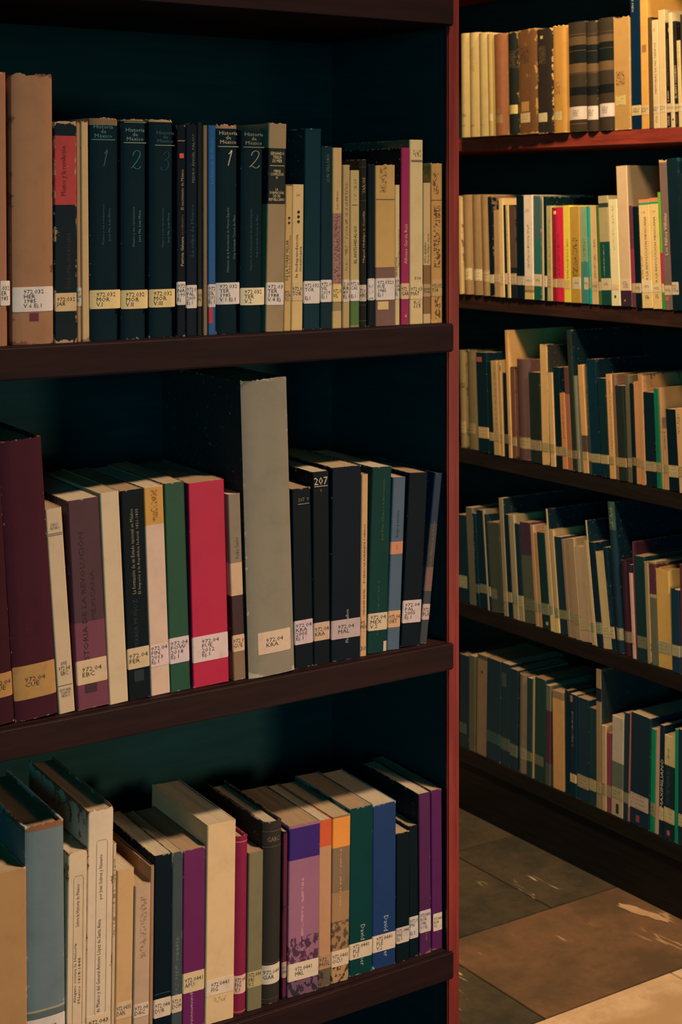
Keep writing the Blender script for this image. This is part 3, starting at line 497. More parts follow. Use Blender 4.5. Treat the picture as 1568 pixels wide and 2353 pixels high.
(1, 1.2271, 0.0117, 0.216, 0.1499, 0.1108, 0.0099, 'pb', 0, (0.011, 0.029, 0.071), [(0.7001, (0.056, 0.049, 0.053)), (0.4455, (0.181, 0.1, 0.086)), (0.3054, (0.037, 0.046, 0.057))], (0.0301, 0.0499, (0.531, 0.381, 0.366), '972\nPLA', 0, 1), [('Ignacio Manuel de la Parra', 'v', 0.0717, 0.176, 0.5, 0.3, (0.218, 0.173, 0.143))], [], None, [], [], [], [], None, 'slim navy paperback leaning over, last before the post, middle shelf of near bookcase'),
(2, 0.6498, 0.0458, 0.2359, 0.1571, -0.0057, 0.0094, 'pb', 0.003, (0.414, 0.234, 0.1), [], None, [], [], (0.1, (0.56, 0.409, 0.227)), [], [], [], [], None, 'orange tan volume cut by the frame edge, on the lower shelf of the near bookcase'),
(2, 0.697, 0.044, 0.2769, 0.1822, -0.0088, 0.0097, 'hc', 0.002, (0.127, 0.178, 0.208), [(0.999, (0.212, 0.097, 0.053)), (0.9738, (0.127, 0.178, 0.208)), (0.2694, (0.332, 0.31, 0.208)), (0.2593, (0.096, 0.125, 0.14))], (0.0377, 0.0653, (0.628, 0.54, 0.509), '972.042\nCUE', 0, 1), [], [], (0.14, (0.332, 0.352, 0.333)), [], [], [], [], None, 'thick blue grey volume with torn brown head, on the lower shelf of the near bookcase'),
(2, 0.7417, 0.0224, 0.2376, 0.1694, 0.012, 0.0099, 'pb', 0.0015, (0.656, 0.498, 0.339), [], None, [('Sobre la Historia de México', 'v', 0.1544, 0.2014, 0.52, 0.2, (0.087, 0.057, 0.049)), ('Alegato contra la Historia', 'v', 0.0707, 0.1367, 0.44, 0.17, (0.074, 0.046, 0.041)), ('México 1818-1848', 'v', 0.0695, 0.1198, 0.64, 0.14, (0.111, 0.073, 0.057))], [], (0.35, (0.285, 0.131, 0.067)), [], [], [], [(0.3, 0.82, 0.0374, 0.2106, (0.204, 0.154, 0.119))], None, 'cream volume with narrow frame and script, shorter of two, lower shelf of near bookcase'),
(2, 0.7649, 0.0301, 0.2796, 0.1877, 0.0143, 0.0103, 'pb', 0.0035, (0.671, 0.526, 0.391), [], (0.0294, 0.0501, (0.671, 0.498, 0.315), '972.043\nDUB', 0, 1), [('por Juan Suárez y Navarro', 'v', 0.1779, 0.2278, 0.54, 0.17, (0.074, 0.046, 0.045)), ('de México y del General Antonio López de Santa Anna', 'v', 0.0526, 0.1557, 0.5, 0.2, (0.074, 0.046, 0.045))], [], (0.35, (0.285, 0.119, 0.062)), [], [], [], [(0.34, 0.78, 0.0493, 0.2439, (0.204, 0.154, 0.119))], None, 'cream volume with narrow frame and script, taller of two, lower shelf of near bookcase'),
(2, 0.7957, 0.0042, 0.2358, 0.1584, 0.0138, 0.0097, 'pb', 0, (0.56, 0.421, 0.269), [], None, [], [(0.5579, 0.9269, 0.5, 0.7, (0.243, 0.171, 0.106), 260, 620)], None, [], [], [], [], None, 'very thin cream booklet behind the script volumes, on the lower shelf of the near bookcase'),
(2, 0.801, 0.0206, 0.2038, 0.1467, 0.0164, 0.0103, 'pb', 0, (0.573, 0.352, 0.172), [], (0.037, 0.0555, (0.628, 0.434, 0.28), '972.0435\nDAN', 0, 1), [], [], None, [], [], [], [], None, 'plain tan paperback with pale sticker at foot, on the lower shelf of the near bookcase'),
(2, 0.8222, 0.0194, 0.1824, 0.13, 0.0166, 0.0076, 'pb', 0, (0.484, 0.33, 0.227), [], (0.0341, 0.0493, (0.614, 0.472, 0.365), '972.04\nDAC', 0, 1), [], [(0.5478, 0.9271, 0.55, 0.4, (0.285, 0.164, 0.106), 260, 620)], None, [], [], [], [], None, 'short pinkish tan paperback with faded lettering, on the lower shelf of the near bookcase'),
(2, 0.843, 0.0049, 0.2002, 0.1354, 0.0114, 0.0089, 'pb', 0, (0.332, 0.193, 0.106), [], None, [], [], None, [], [], [], [], None, 'thin brown booklet left of a black paperback, on the lower shelf of the near bookcase'),
(2, 0.8495, 0.0219, 0.2098, 0.1508, 0.0076, 0.0103, 'pb', 0, (0.003, 0.009, 0.016), [], (0.025, 0.0463, (0.642, 0.512, 0.405), '972.044\nDUR', 0, 1), [], [], None, [(0.052, 0.05, 0.95, (0.035, 0.073, 0.088))], [], [], [], None, 'black paperback with pale sticker and faint white rule, lower shelf of near bookcase'),
(2, 0.872, 0.0136, 0.2086, 0.1443, 0.0071, 0.0094, 'pb', 0, (0.043, 0.065, 0.072), [], (0.0254, 0.0451, (0.6, 0.472, 0.352), '972.0\nDOM', 0, 1), [], [(0.2121, 0.5413, 0.5, 0.3, (0.099, 0.131, 0.133), 260, 620)], (0.25, (0.332, 0.31, 0.247)), [], [], [], [], None, 'narrow grey green volume with worn joints, on the lower shelf of the near bookcase'),
(2, 0.8868, 0.028, 0.207, 0.145, 0.0075, 0.0102, 'pb', 0, (0.127, 0.013, 0.094), [], (0.0429, 0.0659, (0.614, 0.472, 0.291), '972.0441\nAPU', 0, 1), [('Apuntamientos', 'd', 0.002, 0.047, 0.42, 0.18, (0.56, 0.3, 0.433))], [], (0.12, (0.332, 0.137, 0.199)), [], [], [], [], None, 'magenta paperback with white upright title at foot, on the lower shelf of the near bookcase'),
(2, 0.9154, 0.0372, 0.2309, 0.1549, 0.0138, 0.0078, 'pb', 0, (0.671, 0.472, 0.269), [], (0.0323, 0.0505, (0.686, 0.54, 0.419), '972.0441\nFIG', 0, 1), [], [(0.0983, 0.1246, 0.5, 0.5, (0.382, 0.234, 0.119), 500, 260)], None, [], [], [], [], None, 'thick plain cream block of a book, on the lower shelf of the near bookcase'),
(2, 0.9547, 0.0167, 0.2075, 0.1489, 0.0136, 0.0089, 'rd', 0, (0.212, 0.009, 0.053), [], (0.0238, 0.0449, (0.628, 0.409, 0.339), '972.04\nPIG\nV.1', 0, 1), [], [], None, [(0.2018, 0, 1, (0.56, 0.252, 0.074)), (0.0025, 0, 1, (0.56, 0.209, 0.062))], [], [], [], None, 'crimson hardback with gilt lines, on the lower shelf of the near bookcase'),
(2, 0.9721, 0.0196, 0.1856, 0.1302, 0.0131, 0.0082, 'pb', 0, (0.176, 0.157, 0.088), [], (0.0269, 0.0455, (0.437, 0.352, 0.176), '972.044\nPRI\nV.2', 0, 1), [], [], None, [], [], [], [], None, 'olive tan paperback beside brown leather, on the lower shelf of the near bookcase'),
(2, 0.9935, 0.0257, 0.2153, 0.1547, 0.0155, 0.0091, 'rd', 0, (0.03, 0.027, 0.025), [], (0.0235, 0.0457, (0.614, 0.526, 0.433), '972.044\nGAR', 0, 1), [('GARC', 'h', 0.1922, 0.1979, 0.5, 0.65, (0.243, 0.154, 0.082))], [], None, [(0.2046, 0, 1, (0.099, 0.078, 0.053)), (0.1863, 0, 1, (0.099, 0.078, 0.053)), (0.048, 0, 1, (0.076, 0.061, 0.045)), (0.0057, 0, 1, (0.067, 0.053, 0.041))], [], [], [], None, 'dark brown leather volume with gilt GARC, on the lower shelf of the near bookcase'),
(2, 1.0211, 0.0062, 0.2001, 0.143, 0.0106, 0.0092, 'pb', 0, (0.101, 0.011, 0.031), [], (0.0257, 0.0445, (0.409, 0.3, 0.237), '97\nMA', 0, 1), [], [], (0.5, (0.006, 0.008, 0.016)), [], [], [], [], None, 'thin dark red volume with black patches, on the lower shelf of the near bookcase'),
(2, 1.0279, 0.0429, 0.2049, 0.1387, 0.0139, 0.0075, 'pb', 0, (0.294, 0.125, 0.208), [(0.9834, (0.035, 0.012, 0.156)), (0.7944, (0.294, 0.125, 0.208)), (0.0959, (0.169, 0.078, 0.14))], (0.0188, 0.0395, (0.664, 0.54, 0.419), '972.0441\nMRL', 0, 1), [], [(0.2277, 0.6845, 0.45, 0.06, (0.466, 0.23, 0.303), 260, 620), (0.175, 0.3418, 0.5, 1.2, (0.07, 0.031, 0.067), 170, 120), (-0.0712, 0.0959, 0.5, 1.2, (0.023, 0.021, 0.038), 170, 120)], None, [], [], [], [], None, 'wide mauve paperback with violet head, on the lower shelf of the near bookcase'),
(2, 1.0721, 0.0177, 0.2027, 0.138, 0.0102, 0.0082, 'pb', 0, (0.472, 0.252, 0.14), [(0.9968, (0.573, 0.097, 0.034)), (0.8396, (0.472, 0.252, 0.14)), (0.1212, (0.133, 0.097, 0.062))], (0.0218, 0.0391, (0.409, 0.234, 0.126), '972.\nMOL', 0, 1), [], [(-0.0809, 0.1167, 0.5, 1.2, (0.049, 0.037, 0.031), 170, 120)], None, [], [], [], [], None, 'narrow orange headed paperback with tan body, on the lower shelf of the near bookcase'),
(2, 1.0908, 0.0257, 0.2022, 0.1352, 0.0141, 0.0083, 'pb', 0, (0.212, 0.137, 0.082), [(0.9918, (0.746, 0.28, 0.053)), (0.8125, (0.212, 0.137, 0.082)), (0.5391, (0.332, 0.193, 0.094)), (0.1139, (0.409, 0.252, 0.119))], (0.0194, 0.0386, (0.642, 0.485, 0.352), '972.0441\nOCU', 0, 1), [], [(0.4577, 0.8016, 0.48, 0.05, (0.527, 0.352, 0.176), 260, 620), (0.1953, 0.3672, 0.5, 1.2, (0.096, 0.065, 0.045), 170, 120), (-0.0763, 0.1049, 0.5, 1.2, (0.059, 0.034, 0.028), 170, 120)], None, [], [], [], [], None, 'sepia picture paperback with bright orange head, on the lower shelf of the near bookcase'),
(2, 1.1189, 0.0338, 0.2062, 0.1376, 0.008, 0.0102, 'pb', 0, (0.003, 0.043, 0.045), [], (0.0203, 0.0397, (0.642, 0.505, 0.378), '972.0441\nPLE\nV.1', 0, 1), [('David Pletcher', 'd', 0.0103, 0.0608, 0.58, 0.18, (0.409, 0.409, 0.365))], [], (0.12, (0.111, 0.209, 0.199)), [], [], [], [], None, 'dark green paperback with white name down its spine, lower shelf of near bookcase'),
(2, 1.1537, 0.0346, 0.2033, 0.1346, 0.0055, 0.0098, 'pb', 0, (0.007, 0.037, 0.14), [], (0.0204, 0.041, (0.664, 0.526, 0.405), '972.0441\nPLE\nV.2', 0, 1), [('David Pletcher', 'd', 0.0122, 0.0632, 0.58, 0.18, (0.409, 0.44, 0.47))], [], (0.16, (0.204, 0.3, 0.433)), [], [], [], [], None, 'navy blue paperback with white name down its spine, lower shelf of near bookcase'),
(2, 1.189, 0.0201, 0.1615, 0.1094, 0.0049, 0.008, 'pb', 0, (0.003, 0.01, 0.015), [], (0.0234, 0.0431, (0.593, 0.505, 0.433), '972.044\nPRI\nEj.1', 0, 1), [], [], None, [], [], [], [], None, 'short black paperback after the navy one, on the lower shelf of the near bookcase'),
(2, 1.2114, 0.014, 0.1658, 0.1154, -0.0064, 0.0099, 'pb', 0, (0.003, 0.01, 0.015), [], (0.0234, 0.051, (0.614, 0.54, 0.525), '972.0\nPRI\n\nEj 2', 0, 1), [], [], None, [], [], [], [], None, 'narrow black paperback before the purple pair, on the lower shelf of the near bookcase'),
(2, 1.226, 0.0179, 0.2042, 0.1344, -0.007, 0.0079, 'pb', 0, (0.079, 0.014, 0.077), [], (0.0277, 0.0555, (0.6, 0.505, 0.493), '972.0441\nROA\n1986\nV.1 Ej', 0, 1), [('Roa Bárcena', 'd', 0.0167, 0.0435, 0.6, 0.16, (0.332, 0.171, 0.247))], [], (0.1, (0.243, 0.108, 0.156)), [], [], [], [], (0.006, 0.014, 0.023), 'purple paperback with four line sticker, first of pair, lower shelf of near bookcase'),
(2, 1.2466, 0.0168, 0.204, 0.1429, -0.007, 0.0094, 'pb', 0, (0.092, 0.011, 0.094), [], (0.024, 0.0461, (0.686, 0.554, 0.433), '972.0441\nROA\nV.2', 0.12, 1), [('Roa', 'd', 0.0189, 0.0285, 0.55, 0.1, (0.332, 0.171, 0.247))], [], (0.06, (0.243, 0.082, 0.156)), [], [], [], [], None, 'purple paperback touching the post, second of pair, on the lower shelf of the near bookcase'),
(3, -3.2984, 0.0341, 0.2692, 0.1776, -0.0112, -0.0311, 'rd', 0, (0.421, 0.349, 0.151), [], None, [], [(0.1913, 0.2273, 0.5, 0.5, (0.13, 0.104, 0.052), 500, 260)], None, [(0.0302, 0.1, 0.7, (0.031, 0.033, 0.027))], [], [], [], None, 'cream leather volume, first from the post on far bookcase top shelf'),
(3, -3.2627, 0.0381, 0.2679, 0.1728, -0.0154, -0.031, 'rd', 0, (0.407, 0.334, 0.144), [], None, [], [(0.6252, 0.8556, 0.4, 0.6, (0.259, 0.192, 0.078), 260, 620)], None, [(0.0288, 0.1, 0.7, (0.031, 0.033, 0.027))], [], [], [], None, 'cream leather volume, second from the post on far bookcase top shelf'),
(3, -3.2216, 0.0396, 0.264, 0.1817, -0.0231, -0.032, 'rd', 0, (0.416, 0.349, 0.151), [], None, [], [], None, [(0.0294, 0.1, 0.5, (0.031, 0.033, 0.027))], [], [], [], None, 'cream leather volume, third from the post on far bookcase top shelf'),
(3, -3.1797, 0.016, 0.259, 0.1783, -0.0287, -0.0327, 'rd', 0, (0.315, 0.251, 0.089), [], (0.0373, 0.0563, (0.398, 0.359, 0.207), '', 0, 1), [], [], None, [], [], [], [], None, 'narrow yellowish leather volume, fourth from the post on far bookcase top shelf'),
(3, -3.1631, 0.0503, 0.2571, 0.1714, -0.0291, -0.0295, 'rd', 0.003, (0.223, 0.095, 0.044), [], (0.0303, 0.0518, (0.27, 0.185, 0.078), '', 0.05, 0.72), [], [], (0.2, (0.315, 0.192, 0.089)), [], [(0.116, 0.581, 0.0542, 0.0675, (0.21, 0.125, 0.052))], [], [], None, 'red brown leather volume, fifth from the post on far bookcase top shelf'),
(3, -3.1097, 0.0359, 0.2566, 0.1655, -0.0249, -0.0275, 'rd', 0, (0.009, 0.014, 0.013), [], (0.052, 0.0744, (0.435, 0.369, 0.137), '', 0, 0.95), [], [(0.6648, 0.8034, 0.5, 0.7, (0.071, 0.056, 0.026), 500, 260)], (0.35, (0.21, 0.147, 0.056)), [(0.2081, 0.05, 0.95, (0.081, 0.062, 0.029)), (0.194, 0.05, 0.95, (0.071, 0.056, 0.026)), (0.1678, 0.05, 0.95, (0.081, 0.066, 0.032))], [], [], [], None, 'black volume with gilt rules, sixth from the post on far bookcase top shelf'),
(3, -3.0732, 0.0668, 0.2598, 0.1692, -0.0242, -0.0221, 'hc', 0.002, (0.112, 0.056, 0.021), [], (0.0285, 0.0529, (0.454, 0.389, 0.207), '', 0.12, 0.66), [], [(0.6728, 0.8297, 0.4, 0.5, (0.045, 0.024, 0.013), 500, 260)], (0.5, (0.315, 0.192, 0.056)), [], [(0.18, 0.621, 0.056, 0.0806, (0.347, 0.206, 0.073))], [], [], None, 'badly scuffed brown volume, seventh from the post on far bookcase top shelf'),
(3, -3.0058, 0.0544, 0.2568, 0.1741, -0.0192, -0.0182, 'hc', 0.002, (0.024, 0.021, 0.017), [], (0.0281, 0.0504, (0.494, 0.466, 0.263), '', 0.02, 0.66), [], [(0.6643, 0.8316, 0.35, 0.5, (0.095, 0.07, 0.035), 500, 260)], (0.38, (0.398, 0.311, 0.13)), [], [(0.252, 0.425, 0.2314, 0.2388, (0.444, 0.384, 0.13))], [], [], None, 'black brown volume with flaking pale joint, eighth from the post on far bookcase top shelf'),
(3, -2.9509, 0.043, 0.2597, 0.1706, -0.0196, -0.0154, 'hc', 0.004, (0.416, 0.235, 0.056), [], (0.03, 0.0517, (0.494, 0.421, 0.199), '', 0.02, 0.7), [], [(0.3579, 0.4762, 0.35, 0.5, (0.21, 0.104, 0.035), 500, 260)], (0.15, (0.519, 0.384, 0.13)), [], [], [], [], None, 'bright orange tan volume, ninth from the post on far bookcase top shelf'),
(3, -2.9072, 0.0608, 0.2625, 0.1831, -0.02, -0.0112, 'rd', 0, (0.033, 0.028, 0.021), [(0.8625, (0.088, 0.062, 0.032)), (0.788, (0.007, 0.011, 0.011)), (0.6185, (0.108, 0.074, 0.038)), (0.5373, (0.033, 0.028, 0.021)), (0.4052, (0.006, 0.009, 0.011)), (0.3307, (0.038, 0.03, 0.021))], (0.0291, 0.0602, (0.535, 0.489, 0.44), '972.0\nMEX\n1902', 0, 1), [], [], None, [(0.2327, 0, 1, (0.154, 0.104, 0.044)), (0.1935, 0, 1, (0.13, 0.09, 0.038)), (0.1384, 0, 1, (0.13, 0.09, 0.038)), (0.0193, 0, 1, (0.277, 0.159, 0.052))], [], [], [], None, 'dark leather volume with banded spine, tenth from the post on far bookcase top shelf'),
(3, -2.8452, 0.0374, 0.2606, 0.176, -0.0224, -0.0097, 'rd', 0, (0.031, 0.027, 0.02), [(0.8563, (0.084, 0.059, 0.032)), (0.782, (0.007, 0.011, 0.011)), (0.6131, (0.108, 0.074, 0.038)), (0.5355, (0.033, 0.028, 0.021)), (0.4038, (0.006, 0.009, 0.011)), (0.3262, (0.038, 0.03, 0.021))], (0.027, 0.0595, (0.546, 0.501, 0.453), '972.0\nMEX\n1902', 0, 1), [], [], None, [(0.2302, 0, 1, (0.13, 0.09, 0.038)), (0.1897, 0, 1, (0.108, 0.078, 0.035)), (0.1378, 0, 1, (0.13, 0.09, 0.038))], [], [], [], None, 'dark leather volume with banded spine, eleventh from the post on far bookcase top shelf'),
(3, -2.8073, 0.0523, 0.2639, 0.1719, -0.0228, -0.0061, 'rd', 0, (0.033, 0.028, 0.021), [(0.8525, (0.084, 0.059, 0.032)), (0.7863, (0.006, 0.011, 0.011)), (0.6143, (0.112, 0.078, 0.041)), (0.5349, (0.033, 0.028, 0.021)), (0.4093, (0.006, 0.009, 0.011)), (0.33, (0.038, 0.03, 0.021))], (0.0322, 0.0636, (0.557, 0.513, 0.482), '972.0\nMEX\n1902', 0, 1), [], [], None, [(0.232, 0, 1, (0.108, 0.078, 0.035)), (0.1935, 0, 1, (0.088, 0.066, 0.032)), (0.1412, 0, 1, (0.13, 0.09, 0.038))], [], [], [], None, 'dark leather volume with banded spine, twelfth from the post on far bookcase top shelf'),
(3, -2.7543, 0.0524, 0.2626, 0.1784, -0.0196, -0.0013, 'pb', 0.005, (0.398, 0.259, 0.089), [], (0.057, 0.0802, (0.494, 0.421, 0.166), '', 0.1, 0.72), [], [(0.3931, 0.5177, 0.4, 0.55, (0.108, 0.049, 0.023), 500, 260)], (0.2, (0.519, 0.384, 0.13)), [], [], [], [], None, 'tan volume with torn corner and square label, thirteenth from post, far bookcase top shelf'),
(3, -2.7013, 0.0305, 0.3285, 0.2172, -0.02, 0.0017, 'pb', 0, (0.002, 0.018, 0.052), [], (0.0318, 0.0549, (0.469, 0.4, 0.199), '972.0\nMEX', 0, 1), [('CA DE MÉX', 'd', 0.2692, 0.3257, 0.3, 0.22, (0.355, 0.384, 0.305))], [], None, [], [], [], [], None, 'tall navy volume with white lettering, fourteenth from the post on far bookcase top shelf'),
(3, -2.6696, 0.023, 0.3216, 0.2239, -0.0223, 0.0021, 'pb', 0, (0.535, 0.32, 0.078), [], (0.0323, 0.0535, (0.519, 0.4, 0.225), '972.0\nRIV', 0, 1), [], [], None, [], [(0.207, 0.799, 0.175, 0.192, (0.277, 0.144, 0.052))], [], [], None, 'tall bright orange yellow volume, fifteenth from the post on far bookcase top shelf'),
(3, -2.6459, 0.012, 0.2529, 0.1757, -0.0231, 0.0025, 'pb', 0, (0.088, 0.059, 0.021), [], None, [], [], (0.5, (0.015, 0.013, 0.01)), [], [], [], [], None, 'dark patterned volume, sixteenth from the post on far bookcase top shelf'),
(3, -2.6308, 0.0188, 0.2454, 0.1646, -0.0279, 0.0011, 'pb', 0, (0.524, 0.443, 0.263), [], (0.034, 0.0534, (0.519, 0.454, 0.316), '972.0\nPRI', 0, 1), [('MEMORIAS DE MIS TIEMPOS', 'v', 0.0787, 0.1932, 0.5, 0.3, (0.108, 0.086, 0.048))], [(0.8905, 0.9249, 0.4, 0.4, (0.21, 0.165, 0.078), 500, 260), (0.0462, 0.1147, 0.5, 0.4, (0.21, 0.165, 0.078), 260, 620)], None, [], [], [], [], None, 'cream volume with upright black title, seventeenth from the post on far bookcase top shelf'),
(3, -2.6114, 0.0201, 0.2661, 0.1806, -0.0283, 0.0022, 'pb', 0, (0.514, 0.421, 0.225), [], (0.0357, 0.0541, (0.524, 0.466, 0.295), '972.0\nQUI', 0, 1), [], [], None, [], [], [], [], None, 'tall plain cream volume, eighteenth from the post on far bookcase top shelf'),
(3, -2.5907, 0.0115, 0.236, 0.161, -0.0287, 0.0029, 'pb', 0, (0.009, 0.009, 0.01), [(0.1412, (0.015, 0.012, 0.011))], (0.0342, 0.0542, (0.469, 0.4, 0.254), '97', 0, 1), [('EL SEXENIO', 'v', 0.0584, 0.0835, 0.5, 0.5, (0.494, 0.437, 0.305)), ('La ideología de la Revolución Mexicana', 'v', 0.0885, 0.204, 0.5, 0.35, (0.181, 0.141, 0.089)), ('SERIE', 'v', 0.0049, 0.0266, 0.5, 0.5, (0.398, 0.359, 0.254))], [], None, [], [(0.811, 0.98, 0.2146, 0.2238, (0.469, 0.104, 0.064))], [], [], None, 'thin black paperback with red square, nineteenth from the post on far bookcase top shelf'),
(3, -2.5768, 0.0108, 0.2574, 0.1772, -0.037, 0.0013, 'pb', 0, (0.524, 0.454, 0.263), [], (0.0343, 0.0535, (0.524, 0.466, 0.295), '97', 0, 1), [], [], None, [], [(0.404, 0.819, 0.0154, 0.0196, (0.031, 0.026, 0.019))], [], [], None, 'thin cream paperback, twentieth from the post on far bookcase top shelf'),
(3, -2.5654, 0.0098, 0.2374, 0.1659, -0.0375, 0.0029, 'pb', 0, (0.015, 0.015, 0.013), [], (0.0347, 0.0522, (0.444, 0.379, 0.207), '97', 0, 1), [('EL SEXTO CONGRESO', 'v', 0.0655, 0.1387, 0.5, 0.6, (0.494, 0.454, 0.295)), ('SERIE', 'v', 0.0023, 0.0322, 0.5, 0.5, (0.13, 0.109, 0.078))], [], None, [], [], [], [], None, 'thin black paperback with cream capitals, twenty-first from the post on far bookcase top shelf'),
(3, -2.5542, 0.0106, 0.1933, 0.1239, -0.0423, 0.0026, 'pb', 0, (0.504, 0.421, 0.207), [], (0.035, 0.0533, (0.524, 0.466, 0.295), '97', 0, 1), [], [(0.6966, 0.9547, 0.5, 0.3, (0.277, 0.199, 0.089), 260, 620)], None, [], [], [], [], None, 'short cream paperback, twenty-second from the post on far bookcase top shelf'),
(3, -2.5429, 0.0226, 0.2503, 0.1655, -0.036, 0.003, 'pb', 0, (0.031, 0.03, 0.023), [], None, [], [], None, [], [], [], [], None, 'dark volume, twenty-third from the post on far bookcase top shelf'),
(4, -3.328, 0.0127, 0.2587, 0.1686, -0.0292, -0.0085, 'pb', 0.003, (0.696, 0.536, 0.246), [], None, [], [], (0.3, (0.211, 0.143, 0.075)), [], [], [], [], None, 'torn pale edged leather volume, first from the post on far bookcase second shelf'),
(4, -3.3137, 0.0366, 0.2591, 0.1764, -0.0334, -0.0089, 'rd', 0, (0.366, 0.252, 0.119), [], (0.0374, 0.0685, (0.696, 0.586, 0.345), '', 0.25, 0.95), [], [], None, [], [], [], [], None, 'tan leather volume of matching set, second from the post on far bookcase second shelf'),
(4, -3.2765, 0.0376, 0.2594, 0.1726, -0.0338, -0.0072, 'rd', 0, (0.343, 0.242, 0.119), [], (0.0369, 0.0668, (0.746, 0.64, 0.394), '', 0.2, 0.95), [], [], None, [], [], [], [], None, 'tan leather volume of matching set, third from the post on far bookcase second shelf'),
(4, -3.2355, 0.0323, 0.259, 0.1706, -0.0448, -0.0088, 'rd', 0, (0.354, 0.242, 0.111), [], (0.0356, 0.0643, (0.529, 0.413, 0.221), '', 0, 1), [], [], None, [], [], [], [], None, 'tan leather volume of matching set, fourth from the post on far bookcase second shelf'),
(4, -3.2025, 0.0169, 0.2547, 0.172, -0.0452, -0.0072, 'pb', 0, (0.005, 0.016, 0.023), [], (0.0337, 0.0556, (0.664, 0.586, 0.394), '', 0, 1), [], [], (0.4, (0.254, 0.167, 0.095)), [], [], [], [], None, 'black paperback with ragged tan patch, fifth from the post on far bookcase second shelf'),
(4, -3.1841, 0.0215, 0.2211, 0.1475, -0.025, -0.0075, 'pb', 0, (0.508, 0.333, 0.165), [], (0.0375, 0.0584, (0.656, 0.503, 0.286), '', 0, 1), [], [], None, [], [], [], [], None, 'pinkish tan paperback, sixth from the post on far bookcase second shelf'),
(4, -3.1606, 0.0156, 0.2511, 0.1651, -0.0317, -0.0083, 'pb', 0, (0.763, 0.586, 0.272), [], (0.0327, 0.0601, (0.696, 0.569, 0.33), '', 0, 1), [], [], None, [], [], [], [], None, 'cream tan volume with overhanging top, seventh from the post on far bookcase second shelf'),
(4, -3.1445, 0.0098, 0.2337, 0.1607, -0.0322, -0.0068, 'pb', 0, (0.006, 0.032, 0.033), [], (0.0332, 0.0615, (0.664, 0.586, 0.394), '', 0, 1), [], [], None, [], [], [], [], None, 'thin dark green paperback, eighth from the post on far bookcase second shelf'),
(4, -3.1321, 0.0106, 0.2328, 0.1588, -0.041, -0.008, 'pb', 0, (0.712, 0.552, 0.259), [], (0.0356, 0.0592, (0.617, 0.488, 0.286), '', 0, 1), [], [(0.3877, 0.9554, 0.5, 0.4, (0.354, 0.252, 0.119), 260, 620)], None, [], [], [], [], None, 'thin cream lettered paperback, ninth from the post on far bookcase second shelf'),
(4, -3.1209, 0.0227, 0.2328, 0.1523, -0.0401, -0.0067, 'pb', 0, (0.103, 0.068, 0.047), [(0.3255, (0.009, 0.018, 0.026))], (0.0335, 0.0617, (0.557, 0.472, 0.3), '', 0, 1), [], [], (0.3, (0.018, 0.02, 0.023)), [], [], [], [], None, 'dark brown paperback with black foot, tenth from the post on far bookcase second shelf'),
(4, -3.0958, 0.0273, 0.2577, 0.1738, -0.0177, -0.0076, 'pb', 0, (0.002, 0.013, 0.023), [], (0.0338, 0.0562, (0.529, 0.472, 0.315), '', 0, 1), [], [], None, [], [], [], [], None, 'wide plain black volume, eleventh from the post on far bookcase second shelf'),
(4, -3.0674, 0.0331, 0.2584, 0.1735, -0.0199, -0.0073, 'pb', 0, (0.82, 0.735, 0.606), [(0.129, (0.508, 0.372, 0.155)), (0.0895, (0.302, 0.212, 0.095)), (0.063, (0.696, 0.536, 0.198))], (0.0333, 0.0584, (0.781, 0.677, 0.523), '972.0', 0, 1), [], [(0.833, 0.8689, 0.4, 0.6, (0.412, 0.339, 0.221), 500, 260), (0.2797, 0.7179, 0.48, 0.22, (0.138, 0.108, 0.081), 260, 620)], None, [], [], [], [], None, 'wide cream volume with upright dotted title, twelfth from the post on far bookcase second shelf'),
(4, -3.0337, 0.0282, 0.257, 0.178, -0.0131, -0.0062, 'pb', 0, (0.061, 0.143, 0.146), [(0.5799, (0.029, 0.159, 0.146)), (0.135, (0.009, 0.121, 0.088))], (0.0338, 0.0633, (0.664, 0.586, 0.394), '972', 0, 1), [], [], (0.3, (0.211, 0.274, 0.221)), [], [], [], [], None, 'grey green volume with streaky spine, thirteenth from the post on far bookcase second shelf'),
(4, -3.0049, 0.0067, 0.2541, 0.1738, -0.0087, -0.0048, 'pb', 0.004, (0.712, 0.569, 0.315), [], None, [], [], None, [], [], [], [], None, 'thin torn cream booklet, fourteenth from the post on far bookcase second shelf'),
(4, -2.9946, 0.0099, 0.2542, 0.1669, -0.0195, -0.0067, 'pb', 0, (0.003, 0.018, 0.023), [], (0.0333, 0.0608, (0.696, 0.604, 0.484), '', 0, 1), [], [], None, [], [], [], [], None, 'thin black paperback, fifteenth from the post on far bookcase second shelf'),
(4, -2.9841, 0.0178, 0.2322, 0.1623, -0.0199, -0.0063, 'pb', 0, (0.475, 0.457, 0.198), [], (0.0339, 0.0613, (0.508, 0.399, 0.209), '', 0, 1), [], [(0.2916, 0.882, 0.5, 0.3, (0.211, 0.193, 0.088), 260, 620)], None, [], [], [], [], None, 'olive tan striped paperback, sixteenth from the post on far bookcase second shelf'),
(4, -2.9657, 0.0155, 0.2276, 0.1472, -0.0204, -0.0049, 'pb', 0, (0.282, 0.016, 0.037), [], (0.0337, 0.0546, (0.557, 0.413, 0.221), '', 0, 1), [], [(0.26, 0.6599, 0.7, 0.3, (0.083, 0.009, 0.02), 260, 620)], None, [], [(0.449, 0.974, 0.2112, 0.2194, (0.781, 0.604, 0.198))], [], [], None, 'dark red paperback, seventeenth from the post on far bookcase second shelf'),
(4, -2.9496, 0.0227, 0.2286, 0.152, -0.0208, -0.0037, 'pb', 0, (0.729, 0.023, 0.081), [], (0.0336, 0.0554, (0.602, 0.457, 0.259), '', 0, 1), [], [(0.2621, 0.7222, 0.3, 0.3, (0.211, 0.01, 0.033), 260, 620)], None, [], [], [], [], None, 'bright red paperback, eighteenth from the post on far bookcase second shelf'),
